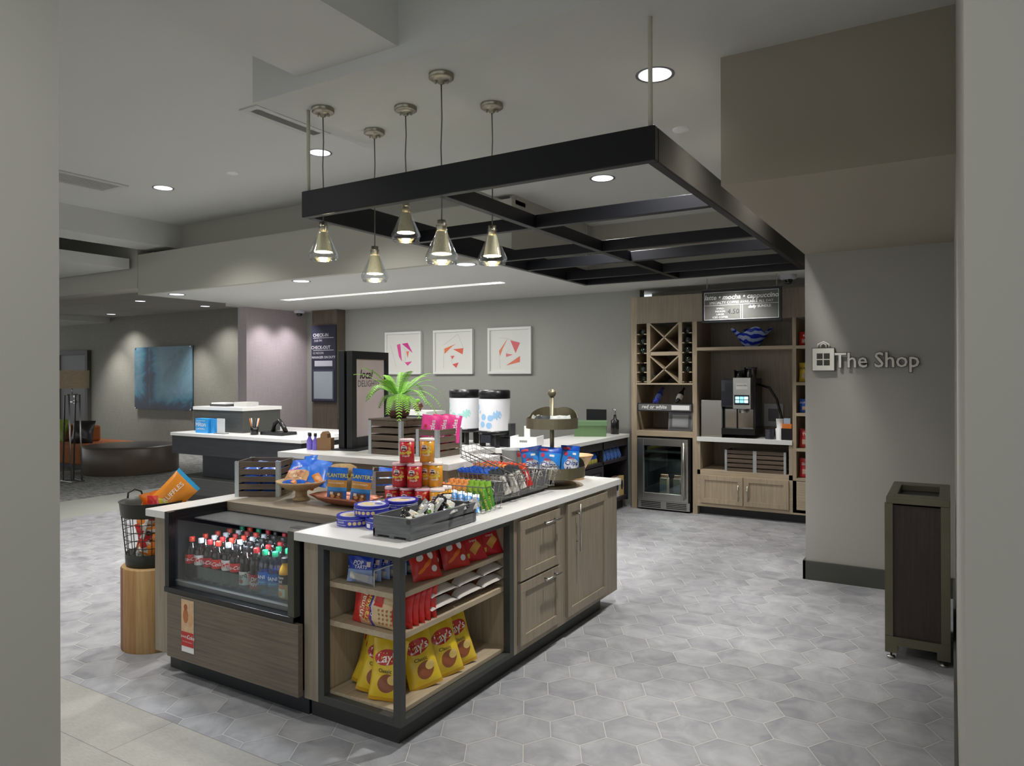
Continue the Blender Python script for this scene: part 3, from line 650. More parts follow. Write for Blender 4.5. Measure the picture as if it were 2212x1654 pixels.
# ---- bottles
CLR = GLASS((.86, .90, .95), .22, .06, 'clear_plastic')
def bottle(kind, cap, liq, lab, z0, z1, prints, h=.235, r=.036, label='', wide=False):
    t = thing('soda_bottle', label, 'bottle')
    Lq = P(liq, .08, var=.05, coat=.4) if isinstance(liq, str) else liq
    ch = h - .028
    pr = [(r * .75, 0, Lq), (r * .95, .008, Lq), (r, .02, Lq), (r * .97, .06, Lq), (r * .93, .10, Lq), (r, .135, Lq), (r * .98, .152, Lq if not wide else Lq), (r * .8, .172, CLR if not wide else Lq), (r * .5, .193, CLR), (.0135, .205, CLR), (.0135, ch, CLR)]
    if kind == 'juice': pr = [(r * .8, 0, Lq), (r, .012, Lq), (r, .115, Lq), (r * 1.02, .13, Lq), (r * .9, .15, Lq), (r * .62, .168, Lq), (.019, .178, Lq), (.019, ch, Lq)]
    b = MB(); b.lathe(pr, Lq, seg=18, caps=False); b.obj('bottle_body', t)
    rc = .0155 if kind != 'juice' else .022
    MB().lathe([(rc, ch - .004), (rc, ch + .019), (rc * .85, ch + .022), (0, ch + .022)], P(cap, .4, var=.02), seg=18, caps=False).obj('cap', t)
    if lab:
        l = MB(); rr = r + .0008; l.lathe([(rr, z0), (rr, z1)], P(lab, .35, var=.02), seg=24, caps=False)
        fn = lambda x, z: ((rr + .0008) * math.sin(x / rr), -(rr + .0008) * math.cos(x / rr), z)
        for p in prints:
            if p[0] == 't': l.text(p[1], fn, p[2], p[3], p[4], P(p[5], .5, var=0), shear=p[6] if len(p) > 6 else 0, rot=p[7] if len(p) > 7 else 0, bold=.01)
            elif p[0] == 'r': l.rect(fn, p[1], p[2], p[3], p[4], P(p[5], .5, var=0))
            elif p[0] == 'e': l.ell(fn, p[1], p[2], p[3], p[4], P(p[5], .5, var=0))
        l.obj('label_wrap', t)
    return Pool(t)
COLA = '1a0d0a'
BT = {
 'cola': bottle('cola', 'e0402c', COLA, 'd4302a', .085, .135, [('t', 'Coca-Cola', 0, .11, .030, 'f4f0ee', .35)]),
 'colared': bottle('cola', 'a8242c', COLA, 'b3262a', .085, .135, [('t', 'Coca-Cola', 0, .11, .030, 'f4f0ee', .35)]),
 'diet': bottle('cola', 'c9ccd2', COLA, 'd2d0cd', .085, .140, [('r', 0, .113, .10, .026, 'c9302c'), ('t', 'Coke', 0, .113, .030, 'f4f0ee', .3)]),
 'zero': bottle('cola', '1b1b1e', COLA, 'c9302c', .090, .135, [('t', 'Coca-Cola', 0, .112, .028, 'f4f0ee', .35), ('r', .07, .112, .05, .045, '201a1a')]),
 'rootbeer': bottle('cola', '1b1b1e', '160c0a', 'd6d3cc', .03, .10, [('t', "Barq's", 0, .08, .034, '1a1a1a', .2, .3), ('e', -.01, .05, .014, .012, 'b3262a')]),
 'pepper': bottle('cola', 'b3262a', '1c0c0a', 'a52a2e', .02, .095, [('t', 'Dr', -.01, .072, .030, 'f4f0ee', .3, .1), ('t', 'Pepper', 0, .05, .028, 'f4f0ee', .3, .1)]),
 'water': bottle('water', '1a9468', GLASS((.42, .66, .88), .25, .05, 'blue_water'), '2b64b0', .055, .12, [('t', 'DASANI', 0, .095, .026, 'f0f4f8'), ('r', 0, .068, .09, .008, '3fa2c8')]),
 'lime': bottle('water', '1a9468', P('7fb89a', .1, coat=.4), '2c8a4c', .085, .135, [('t', 'Sprite', 0, .11, .03, 'f4f4f4', .2)]),
 'orange': bottle('juice', '1c1c1c', 'd8a62c', '26221c', .075, .125, [('t', 'Minute', 0, .112, .020, 'f0ede4'), ('t', 'Maid', 0, .092, .020, 'f0ede4')], h=.215, r=.034, wide=True),
 'apple': bottle('juice', '1c1c1c', '9a6a22', '26221c', .075, .125, [('t', 'Minute', 0, .112, .020, 'f0ede4'), ('t', 'Maid', 0, .092, .020, 'f0ede4')], h=.215, r=.034, wide=True),
 'pink': bottle('juice', 'c23a5a', '6a3434', 'b04a5c', .03, .10, [], h=.215, r=.034, wide=True),
}
NM = {'cola': 'red-capped cola bottle', 'colared': 'dark-red-capped cola bottle', 'diet': 'silver-capped diet cola bottle', 'zero': 'black-capped zero cola bottle', 'rootbeer': 'root beer bottle with a cream label',
      'pepper': 'spiced cola bottle with a maroon label', 'water': 'blue water bottle with green cap', 'lime': 'clear lime soda bottle with green cap', 'orange': 'orange juice bottle with black cap', 'apple': 'apple juice bottle with black cap', 'pink': 'pink-capped juice bottle'}
for kk in ('orange', 'apple'):   # fruit panel under the wordmark
    s_ = BT[kk].src; l = MB(); rr = .0352; fn = lambda x, z: (rr * math.sin(x / rr), -rr * math.cos(x / rr), z)
    l.rect(fn, 0, .064, .07, .02, P('d9772c' if kk == 'orange' else '3c9a3c', .5)); l.rect(fn, 0, .033, .07, .042, P('e8e4cc', .5)); l.ell((lambda x, z: ((rr + .0006) * math.sin(x / rr), -(rr + .0006) * math.cos(x / rr), z)), 0, .03, .02, .016, P('e68a1e' if kk == 'orange' else 'c83a30', .5))
    l.obj('fruit_panel', s_)
cols = ['cola', 'diet', 'colared', 'cola', 'diet', 'zero', 'rootbeer', 'pepper', 'water', 'water', 'orange', 'apple', 'pink']
n_ = len(cols)
for i in range(n_):
    x = CLX0 + .055 + i * (CLX1 - CLX0 - .11) / (n_ - 1)
    for j in range(6):
        y = 2.566 + j * .083; z = .513
        k = cols[i]
        if i < 8 and j >= 4: k = ['lime', 'cola', 'lime', 'colared', 'zero', 'colared', 'diet', 'diet'][i] if j == 4 else 'zero'
        if i in (8, 9, 10, 11, 12) and j >= 3: k = ['pepper', 'diet', 'cola', 'diet', 'colared'][i - 8]
        elif i in (10, 11) and j == 2: k = 'water'
        elif i in (8, 9) and j == 2: k = 'zero'
        elif i == 12 and j >= 1: k = 'water'
        if j == 5 and i > 3: continue
        lb = NM[k] + ', %s row back, %s along from the stool end' % (ORD[j], ORD[i])
        BT[k].place((x + random.uniform(-.003, .003), y + random.uniform(-.004, .004), z), random.uniform(-.5, .9), lb, 'bottles in the drinks cooler')

# ================================================================ PACKAGED GOODS
def M_(c, r=.35, v=0.0): return P(c, r, var=v) if isinstance(c, str) else c
def pouch(w, h, t, col, prints=(), seed=0, nu=10, nv=14, seal=.07, crump=.004, zig=False, backcol=None, rough=.3, sag=0.0):
    """a sealed bag standing on its base, front towards -Y. COL: colour or f(u,v)->colour"""
    rnd = random.Random(seed); ph = [(rnd.uniform(5, 16), rnd.uniform(5, 16), rnd.uniform(0, 6), rnd.uniform(.4, 1)) for _ in range(4)]
    def T(u, v):
        u = min(max(u, 0), 1); v = min(max(v, 0), 1)
        e = max(0, 1 - abs(2*u-1)**2.6) ** .62
        if v < seal: s = .12 + .6 * (v/seal)**2 * .5
        elif v > 1 - seal: s = .10 + .6 * ((1-v)/seal)**2 * .5
        else: s = .42 + .58 * math.sin(PI * (v-seal) / (1-2*seal)) ** .55
        return t / 2 * e * s
    def cr(u, v): return crump * (sum(a * math.sin(f * u + g * v * 1.3 + p) for f, g, p, a in ph) / 2.2) * min(1, 5 * min(u, 1-u) + .15)
    def pos(u, v, sgn, off=0):
        x = (u - .5) * w * (1 - .07 * math.sin(PI * v)) * (1.0)
        tt = T(u, v)
        return (x, -sgn * (tt + off) + cr(u, v) * (1 if sgn > 0 else .6) + sag * math.sin(PI * v), v * h)
    def fn(x, z, off=.0012):
        u = x / w + .5; v = z / h; p = pos(min(max(u, .02), .98), v, 1, off + max(0, .004 - T(min(max(u, .02), .98), v))*0)
        return (x, p[1], z)
    m = MB(); cf = col if callable(col) else (lambda u, v: col)
    for sgn in (1, -1):
        vs = [pos(i/nu, j/nv, sgn) for j in range(nv+1) for i in range(nu+1)]; fs = []; ms = []
        for j in range(nv):
            for i in range(nu):
                a = j*(nu+1)+i; fs.append((a, a+1, a+nu+2, a+nu+1)); c = cf((i+.5)/nu, (j+.5)/nv) if sgn > 0 else (backcol or cf(.02, (j+.5)/nv)); ms.append(M_(c, rough, .03))
        m.add(vs, fs, ms, True)
    for q in prints:
        k = q[0]; lay = .0012 + .0006 * (q[-1] if isinstance(q[-1], int) else 0)
        f2 = lambda x, z, l=lay: fn(x, z, l)
        if k == 't': m.text(q[1], f2, q[2]*w, q[3]*h, q[4]*h, M_(q[5], .4), shear=q[6], rot=q[7], bold=.012, sx=q[8] if len(q) > 9 else 1.0)
        elif k == 'e': m.ell(f2, q[1]*w, q[2]*h, q[3]*w, q[4]*h, M_(q[5], .35, .1), rot=q[6])
        elif k == 'r': m.rect(f2, q[1]*w, q[2]*h, q[3]*w, q[4]*h, M_(q[5], .35, .05), rot=q[6])
    return m
def item(mb_or_mesh, name, label, cat, loc, rot=(0, 0, 0), group=None, parent=None):
    me = mb_or_mesh if isinstance(mb_or_mesh, bpy.types.Mesh) else mb_or_mesh.mesh(name)
    o = bpy.data.objects.new(name, me); C.objects.link(o); o.location = loc; o.rotation_euler = rot
    return tag(o, label, cat, group)
R = math.radians
def crate(name, label, loc, rz, w, d, h, slats=5, wood=('4c4035', '6d5e4e'), lid=False, group=None, cat='crate', mid=False, floor_z=.012):
    """slatted wood crate with galvanised corner posts; origin at its near left base corner"""
    t = thing(name, label, cat, loc, rz, group); wx = WOOD(*wood, 'X', .6); wy = WOOD(*wood, 'Y', .6)
    gap = h * .055; sh = (h - gap * (slats - 1)) / slats; th = .010
    for s in range(slats):
        z0 = s * (sh + gap); z1 = z0 + sh; m = MB()
        m.box(.004, w-.004, .002, .002+th, z0, z1, wx); m.box(.004, w-.004, d-.002-th, d-.002, z0, z1, wx)
        m.box(.002, .002+th, .002+th, d-.002-th, z0, z1, wy); m.box(w-.002-th, w-.002, .002+th, d-.002-th, z0, z1, wy); m.obj('slat', t, bevel=.001)
    p = .026
    for (cx, cy, ax, ay) in ((0, 0, 1, 1), (w, 0, -1, 1), (0, d, 1, -1), (w, d, -1, -1)):
        m = MB(); m.box(cx, cx + ax*p, cy, cy + ay*.0025, 0, h+.002, GALV); m.box(cx, cx + ax*.0025, cy + ay*.0025, cy + ay*p, 0, h+.002, GALV); m.obj('corner_post', t)
    if mid: MB().box(w/2-.02, w/2+.02, -.003, .002, 0, h, GALV).obj('centre_strap', t)
    MB().box(.012, w-.012, .012, d-.012, .002, floor_z, wx).obj('bottom_board', t)
    if lid: MB().box(0, w, 0, d, h+.002, h+.014, wy).obj('lid', t, bevel=.001)
    return t
BLUE = '2472d8'
# --- crate of blue snack bags at the stool end
ca = crate('wooden_crate', 'slatted brown crate of blue snack packs at the island corner nearest the log stool', (-3.809, 2.948, ZT), R(28), .285, .25, .218)
def blue_pack(seed, c2='e8e8ee', txt='MILK'):
    return pouch(.10, .15, .035, lambda u, v: '2b62cc' if (v < .25 or v > .72) else ('d8dcea' if .40 < v < .52 and .1 < u < .9 else ('c84a2a' if .28 < v < .4 and u > .5 else '3f86e0')), [('t', txt, 0, .6, .16, 'f2f2f6', .1, 0, 1)], seed)
bpk = [blue_pack(k).mesh('snack_pack') for k in range(3)]
ck_, sk_ = math.cos(R(28)), math.sin(R(28))
def incrate(base, rz, x, y, z): return (base[0] + x*math.cos(rz) - y*math.sin(rz), base[1] + x*math.sin(rz) + y*math.cos(rz), base[2] + z)
n = 0
for lay in range(4):
    for q in range(2):
        for e in range(2):
            item(bpk[n % 3], 'snack_pack', 'blue snack pack in the corner crate, %s layer up, %s' % (ORD[lay], ('near slats', 'against the far slats', 'near slats by the bowl', 'far slats by the bowl')[q*2+e]), 'snack', incrate((-3.809, 2.948, ZT), R(28), .085 + .115*q, .035+.1*e+.0, .028 + .045*lay),
                 (R(-80), 0, R(28)), 'blue packs in the corner crate'); n += 1
# --- wooden pedestal bowl with nut bags
wb = thing('pedestal_bowl', 'pale wooden pedestal bowl piled with blue nut bags', 'bowl', (-3.372, 3.087, ZT)); WB = WOOD('a98a62', 'c9ac82', 'X', .45, stretch=8)
MB().lathe([(.05, 0), (.052, .008), (.036, .02), (.034, .05), (.045, .06), (.10, .075), (.145, .105), (.150, .118), (.143, .118), (.10, .085), (.0, .07)], WB, seg=36, caps=False).obj('bowl', wb)
nutc = lambda u, v: '1f63d6' if v > .62 or v < .12 else ('2a7be0' if v > .52 else 'c99a6c')
nut = pouch(.17, .20, .045, nutc, [('r', .0, .36, .70, .30, 'c08a58', .0, 0), ('e', -.12, .42, .12, .06, 'd8b48a', .4, 1), ('e', .12, .33, .12, .06, 'a8683c', .2, 1), ('e', .02, .28, .1, .05, 'e0c8a0', -.4, 1), ('e', .22, .44, .09, .05, '9c5c34', 0, 1), ('t', 'FISHER', -.05, .62, .11, 'f2f2f6', .1, .15, 2), ('r', -.2, .53, .5, .03, 'e0508a', .25, 1)], 3)
item(nut, 'nut_bag', 'blue peanut bag lying across the front of the wooden bowl', 'snack', (-3.385, 3.03, ZT+.095), (R(-48), R(-4), R(14)), 'nut bags in the wooden bowl')
item(pouch(.16, .19, .045, '2370dc', [('r', .1, .25, .3, .3, 'd9853a', .7, 0), ('e', .1, .24, .1, .07, 'e8b07a', 0, 1)], 5), 'nut_bag', 'blue nut bag with an orange square at the tray side of the bowl', 'snack', (-3.29, 3.10, ZT+.09), (R(-42), R(12), R(40)), 'nut bags in the wooden bowl')
item(pouch(.15, .19, .04, '2470e0', [], 6), 'nut_bag', 'plain blue nut bag sticking up at the back of the bowl', 'snack', (-3.42, 3.14, ZT+.08), (R(-25), R(-8), R(-10)), 'nut bags in the wooden bowl')
item(pouch(.15, .17, .04, lambda u, v: '1d62d8' if v > .3 else 'd9853a', [('r', 0, .2, .4, .2, 'd9853a', .3, 0)], 8), 'nut_bag', 'blue nut bag with orange base, lowest in the bowl', 'snack', (-3.33, 3.05, ZT+.088), (R(-60), R(20), R(25)), 'nut bags in the wooden bowl')
# burlap bun behind the bowl
m = MB(); m.lathe([(.08, 0), (.10, .03), (.095, .06), (.06, .078), (0, .082)], P('9c8058', .9, var=.4, scale=60, bump=.6), seg=24, caps=True)
o = m.obj('woven_basket_lid', loc=(-3.42, 3.48, ZT + .09)); 
o2 = MB().lathe([(.07, 0), (.085, .05), (.09, .09), (0, .09)], WOOD('6a5a48', '8a7862', 'X'), seg=24, caps=False).obj('basket_base', loc=None); o2.parent = o; o2.location = (0, 0, -.09)
o.name = 'straw_basket'; tag(o, 'round woven straw basket behind the wooden pedestal bowl', 'basket')
# --- copper tray
CU = P('c98468', .32, .55, var=.2, scale=50, bump=.15)
cu = thing('copper_tray', 'long hammered copper tray holding two blue nut pouches', 'tray', (-3.00, 3.08, ZT), R(-1))
m = MB(); L_o, W_o = .235, .10; nx, ny = 20, 8; vs = []; fs = []
def trayz(u, v): r = max(abs(u)**2.6, abs(v)**2.2); return .008 + .05 * min(1, r) ** 1.0
for j in range(ny+1):
    for i in range(nx+1):
        u = -1 + 2*i/nx; v = -1 + 2*j/ny; vs.append((u*L_o*(1 - .1*abs(v)), v*W_o*(1-.12*abs(u)), trayz(u, v)))
k0 = len(vs)
for j in range(ny+1):
    for i in range(nx+1):
        u = -1 + 2*i/nx; v = -1 + 2*j/ny; vs.append((u*(L_o-.004)*(1 - .1*abs(v))*.96, v*(W_o-.004)*(1-.12*abs(u))*.94, max(0, trayz(u, v) - .009)))
for j in range(ny):
    for i in range(nx):
        a = j*(nx+1)+i; fs += [(a, a+1, a+nx+2, a+nx+1), (k0+a, k0+a+nx+1, k0+a+nx+2, k0+a+1)]
rim = [i for i in range(nx+1)] + [(j+1)*(nx+1)-1 for j in range(1, ny+1)] + [ny*(nx+1)+nx-i for i in range(1, nx+1)] + [(ny-j)*(nx+1) for j in range(1, ny)]
for q in range(len(rim)): a, b2 = rim[q], rim[(q+1) % len(rim)]; fs.append((a, k0+a, k0+b2, b2))
m.add(vs, fs, CU, True); m.obj('tray_body', cu)
plc = lambda u, v: '1a66c8' if v > .66 else ('c98f3a' if v > .46 else ('3f93d8' if v > .36 else '2a6ab8'))
pln = pouch(.125, .205, .04, plc, [('t', 'PLANTERS', 0, .78, .15, 'ead84a', 0, 0, .95, 1), ('t', 'COCOA PEANUTS', 0, .57, .055, 'f4ecd8', 0, 0, 1), ('r', 0, .19, .66, .26, '6a4a34', 0, 0), ('e', -.15, .2, .1, .05, 'd8b078', .3, 1), ('e', .12, .16, .1, .05, 'c89858', -.4, 1), ('e', .15, .25, .07, .04, 'e2c49a', .4, 1), ('r', -.2, .28, .16, .08, 'eaeaea', 0, 1)], 11, nu=10, nv=20).mesh('nut_pouch')
item(pln, 'nut_pouch', 'standing blue and gold peanut pouch nearer the wooden bowl', 'snack', (-3.055, 3.06, ZT+.012), (R(-4), R(2), R(22)), 'nut pouches in the copper tray')
item(pln, 'nut_pouch', 'standing blue and gold peanut pouch nearer the red cans', 'snack', (-2.895, 3.08, ZT+.012), (R(-4), R(5), R(22)), 'nut pouches in the copper tray')
# --- second crate behind the pouches
cb = crate('wooden_crate', 'dark slatted crate of blue snacks between copper tray and can pyramid', (-3.02, 3.32, ZT), R(40), .26, .22, .165, slats=4)
for k, (a, b2, rr, lb) in enumerate(((.07, .08, 10, 'blue snack bag in the dark crate, nearest the nut pouches'), (.16, .10, -12, 'blue snack bag in the dark crate, middle of three'), (.20, .15, 20, 'blue snack bag in the dark crate, nearest the red cans'))):
    item(bpk[k], 'snack_pack', lb, 'snack', incrate((-3.02, 3.32, ZT), R(40), a, b2, .045), (R(-35), R(rr), R(40 - 10*k)), 'blue packs in the dark crate')
# --- cookie tins
TINB = '2f35a8'
def tin(label, x, y, z, r=.088, h=.052, rz=0.0):
    t = thing('cookie_tin', label, 'tin', (x, y, z), rz, 'round blue cookie tins')
    m = MB(); m.lathe([(r*.985, 0), (r*.985, h*.68)], P('3a40b4', .3, .1, var=.05), seg=40, caps=False)
    rr = r*.985+.0008; fn = lambda a, z_: (rr*math.sin(a/rr), -rr*math.cos(a/rr), z_)
    for k in range(5): m.ell(fn, .005 + .024*k, h*.34, .0095, h*.17, P('e0c890', .4), 0, 14, 2)
    m.text('Danish', fn, -.05, h*.46, .017, WHITE, shear=.2); m.text('Butter Cookies', fn, -.05, h*.18, .011, WHITE)
    m.rect(fn, -.115, h*.32, .03, .02, WHITE, n=2, cuts=1)
    m.obj('tin_body', t)
    l = MB(); l.lathe([(0, h*.66), (r, h*.66), (r, h*.98), (r*.985, h), (r*.93, h), (r*.90, h*.96), (0, h*.96)], P(TINB, .25, .1, var=.05), seg=40, caps=False)
    top = lambda x_, y_: (x_, y_, h*.966)
    l.ell(top, 0, 0, r*.82, r*.8, P('c9c4d8', .3, var=.2), 0, 30, 2); l.ell(lambda a, b3: (a, b3, h*.968), -.01, -.015, r*.55, r*.35, P('dcc48c', .4, var=.5, scale=70), 0, 20, 2); l.ell(lambda a, b3: (a, b3, h*.970), .02, .03, r*.35, r*.2, P('4a4f9a', .4), 0, 16, 2)
    l.tube([(r*1.002*math.cos(2*PI*k/40), r*1.002*math.sin(2*PI*k/40), h*.66) for k in range(40)], .0013, P('d8d8e2', .3, .5), 5, closed=True)
    l.obj('tin_lid', t)
    return t
tin('blue cookie tin on the worktop, bottom one at the cooler side', -2.585, 2.715, ZT, rz=R(25))
tin('blue cookie tin on the worktop beside the grey wooden tray', -2.415, 2.74, ZT, rz=R(60))
tin('blue cookie tin resting across two others', -2.505, 2.755, ZT+.053, rz=R(-20))
tin('blue cookie tin on the worktop near the copper tray', -2.545, 2.93, ZT, rz=R(0)); tin('blue cookie tin farther back, on top of a hidden one', -2.46, 2.935, ZT+.053, rz=R(40))
# --- can pyramid
def can(orange):
    c = 'e09a24' if orange else 'c4242c'; t = thing('crisp_can', 'can', 'can'); r, h = .0405, .125
    m = MB(); m.lathe([(r, 0), (r, h)], P(c, .3, var=.03), seg=28, caps=True); rr = r+.0009; f0 = lambda x, z: (rr*math.sin(x/rr), -rr*math.cos(x/rr), z); f1 = lambda x, z: ((rr+.0005)*math.sin(x/rr), -(rr+.0005)*math.cos(x/rr), z); f2 = lambda x, z: ((rr+.001)*math.sin(x/rr), -(rr+.001)*math.cos(x/rr), z)
    m.ell(f0, -.006, .086, .019, .0145, P('f2ece2', .4, var=0)); m.ell(f1, -.012, .080, .008, .0055, P('5a2a18', .4), .3, 12, 2); m.ell(f1, .001, .080, .008, .0055, P('5a2a18', .4), -.3, 12, 2); m.rect(f1, -.006, .093, .018, .004, P('3a1c14', .4), 0, 2, 1)
    m.text('Pringles', f2, 0, .060, .0235, P('f0e04a', .4, var=0), shear=.1, bold=.03, rot=.12)
    m.text('Cheddar' if orange else 'Original', f1, .004, .043, .0125, P('f4ece4', .4, var=0), bold=.02)
    for k in range(3): m.ell(f1, .027 - .003*k, .082 - .016*k, .006, .011, P('e8a058' if not orange else 'f0d08a', .4), .5, 12, 2)
    m.text('GRAB', f1, .024, .108, .009, P('d8e04a', .4, var=0), bold=.02)
    m.obj('can_body', t)
    MB().lathe([(r+.0015, h-.004), (r+.0015, h+.007), (r-.001, h+.0085), (r-.003, h+.006), (0, h+.006)], P('e6c2c8' if not orange else 'eadcd8', .3, var=.02), seg=28, caps=False).obj('can_lid', t)
    MB().tube([((r+.0005)*math.cos(2*PI*k/28), (r+.0005)*math.sin(2*PI*k/28), .002) for k in range(28)], .0015, STEEL, 5, closed=True).obj('base_rim', t)
    return Pool(t)
CR, CO = can(False), can(True)
# unit steps along the pyramid: nearly along X, a second rank behind
bx, by, ux, uy = -2.665, 3.10, .089, .020; vx, vy = -.018, .088; hz = .1335
def cpos(i, j, k): return (bx + ux*(i + .5*k) + vx*(j + .5*k), by + uy*(i + .5*k) + vy*(j + .5*k), ZT + hz*k)
nm = {0: 'bottom', 1: 'middle', 2: 'top'}
for j in range(2):
    for i in range(4):
        org = (i == 3) or (j == 1 and i == 2)
        (CO if org else CR).place(cpos(i, j, 0), R(22), '%s crisp can in the bottom layer, %s along, %s rank' % ('orange' if org else 'red', ORD[i], ('near', 'rear')[j]), 'crisp cans in the pyramid')
for (i, j, org, lb) in ((.0, -.5, 0, 'red crisp can in the middle layer, nearest the nut pouches'), (1, -.5, 0, 'red crisp can in the middle layer, below both top cans'), (2, .3, 1, 'orange crisp can in the middle layer, facing out'), (.35, .5, 0, 'red crisp can in the middle layer, rear rank'), (1.35, .5, 1, 'orange crisp can in the middle layer, rear rank')):
    (CO if org else CR).place((bx + ux*(i+.5) + vx*(j+.5), by + uy*(i+.5) + vy*(j+.5), ZT + hz), R(22), lb, 'crisp cans in the pyramid')
CR.place((bx + ux*1.0 + vx*.0, by + uy*1.0 + vy*.0, ZT + 2*hz), R(22), 'red crisp can at the top of the pyramid', 'crisp cans in the pyramid')
CO.place((bx + ux*1.95 + vx*.8, by + uy*1.95 + vy*.8, ZT + 2*hz), R(22), 'orange crisp can at the top of the pyramid', 'crisp cans in the pyramid')
# --- grey wooden tray of sachets
GW = WOOD('55575a', '7c7d7e', 'Y', .7); GWX = WOOD('55575a', '7c7d7e', 'X', .7)
gt = thing('grey_tray', 'weathered grey wooden tray full of clear snack sachets, nearest the worktop corner', 'tray', (-2.315, 2.555, ZT), 0)
m = MB(); w_, d_ = .225, .525
m.box(0, w_, 0, .014, .012, .10, GWX); m.box(0, w_, d_-.014, d_, .012, .10, GWX); m.obj('end_board', gt, bevel=.001)
MB().box(0, .012, .014, d_-.014, .045, .10, GW).obj('side_board', gt, bevel=.001); MB().box(w_-.012, w_, .014, d_-.014, .055, .10, GW).obj('side_board', gt, bevel=.001); MB().box(w_-.014, w_+.002, -.002, d_, .004, .046, GW).obj('side_board', gt, bevel=.001); MB().box(0, .012, 0, d_, .004, .04, GW).obj('side_board', gt, bevel=.001)
MB().box(.012, w_-.012, .014, d_-.014, .02, .03, GW).obj('tray_floor', gt)
for y_ in (.0, d_/2-.02, d_-.045):
    for x_ in (0, w_/2-.014, w_-.028): MB().box(x_, x_+.028, y_, y_+.04, 0, .012, GWX).obj('foot', gt)
MB().lathe([(.012, 0), (.012, .004)], P('4a4a48', .5, .5), seg=12, M=Matrix.Translation((w_-.012, -.0, .086)) @ Matrix.Rotation(PI/2, 4, 'X')).obj('rivet', gt)
def sachet(c, s): return pouch(.085, .12, .022, lambda u, v: c if (u < .45 or v < .3 or v > .85) else 'c9c9c4', [('r', -.1, .5, .4, .25, '2a2c2c', .1, 0), ('e', .2, .4, .12, .09, '6a9a3c', 0, 1), ('e', .1, .65, .14, .07, 'd8c9a4', .5, 1)], s, nu=7, nv=8, crump=.008, rough=.12)
sc_ = [sachet(c, k).mesh('snack_sachet') for k, c in enumerate(('1c1c20', '8f9092', '24242a'))]
rs = random.Random(4)
for k in range(14):
    y_ = .05 + .425*k/13; x_ = .07 + .075*(k % 2)
    item(sc_[k % 3 if k > 1 else 0], 'snack_sachet', 'silver and black snack sachet in the grey tray, %s from the near end' % ORD[k], 'snack', (-2.315 + x_ + rs.uniform(-.02, .02), 2.555 + y_, ZT + .05), (R(-50 + rs.uniform(-30, 20)), R(rs.uniform(-25, 25)), R(rs.uniform(-60, 60))), 'sachets in the grey tray')
# --- long grey tray carrying wire baskets
lt_ = thing('grey_tray', 'long smooth grey tray under the wire baskets on the worktop', 'tray', (-2.52, 3.50, ZT))
GM = P('5d5f61', .45, .2, var=.12, scale=8); w_, d_ = .275, .64
m = MB(); m.box(w_-.012, w_, 0, d_, .02, .135, GM); m.obj('side_board', lt_, bevel=.001); MB().box(0, .012, 0, d_, .02, .135, GM).obj('side_board', lt_, bevel=.001)
MB().box(.012, w_-.012, 0, .012, .02, .135, GM).obj('end_board', lt_); MB().box(.012, w_-.012, d_-.012, d_, .02, .135, GM).obj('end_board', lt_); MB().box(.02, w_-.02, .02, d_-.02, 0, .03, P('3a3b3c', .6)).obj('tray_floor', lt_)
def wire_basket(label, loc, rot, L=.34, W=.16, H=.12, handles=True):
    """open wire basket, long axis X, rim at the top; origin at base centre"""
    t = thing('wire_basket', label, 'basket', loc, group='wire snack baskets', rot=rot); m = MB(); r1 = .0028; r2 = .0016
    rim = [(-L/2, -W/2, H), (L/2, -W/2, H), (L/2, W/2, H), (-L/2, W/2, H)]; bs = .86
    base = [(x*bs, y*bs, 0) for x, y, z in rim]
    m.tube(rim, r1, WIREM, 6, closed=True); m.tube(base, r1*.8, WIREM, 6, closed=True); m.obj('rim_wire', t)
    m = MB()
    for k in range(11):
        x = -L/2 + L*(k+.5)/11; m.tube([(x, -W/2, H), (x*bs, -W/2*bs, 0), (x*bs, W/2*bs, 0), (x, W/2, H)], r2, WIREM, 5)
    for k in range(4):
        y = -W/2 + W*(k+.5)/4; m.tube([(-L/2, y, H), (-L/2*bs, y*bs, 0), (L/2*bs, y*bs, 0), (L/2, y, H)], r2, WIREM, 5)
    m.tube([(x*.93, y*.93, H*.5) for x, y, z in rim], r2, WIREM, 5, closed=True); m.obj('wire_grid', t)
    if handles: MB().tube([(L/2, -W*.28, H), (L/2+.028, -W*.25, H-.035), (L/2+.028, W*.25, H-.035), (L/2, W*.28, H)], .0026, WIREM, 6).obj('handle', t)
    return t
bar = {}
def barmesh(key, c1, c2, txt, tc='e8e44a'):
    bar[key] = pouch(.042, .145, .018, lambda u, v: c2 if v > .78 else c1, [('t', txt, 0, .42, .115, tc, 0, PI/2, 1)], len(bar)+20, nu=6, nv=9, crump=.003).mesh('snack_bar')
barmesh('oats', 'a86a30', 'e89a58', 'NATURE VALLEY'); barmesh('green', '4f9a2c', '86b83c', 'NATURE VALLEY'); barmesh('blue', '3f8fd8', 'd8e6f2', 'Rice Krispies', 'f4f4f8')
barmesh('brown', '7a5a44', '1f58c8', 'Chewy', 'f0e8da'); barmesh('orange', 'e0641c', 'f0882a', "REESE'S", 'f0d83a'); barmesh('red', 'c02c28', 'd84a2c', 'KitKat', 'f4f0ee'); barmesh('tan', 'b8a58c', '2a64c8', 'Mounds', 'f0f0f0'); barmesh('bw', 'd8d4cc', '3a3c40', 'HERSHEY', '2a2a2a')
BN = {'oats': 'brown and orange granola bar', 'green': 'green granola bar', 'blue': 'light blue crispy treat bar', 'brown': 'brown bar with blue top', 'orange': 'orange peanut cup bar', 'red': 'red wafer bar', 'tan': 'tan bar with blue top', 'bw': 'black and white striped bar'}
wire_basket('wire basket of granola bars, nearest the grey sachet tray', (-2.325, 3.36, ZT), (0, 0, R(2)), .36, .24, .145)
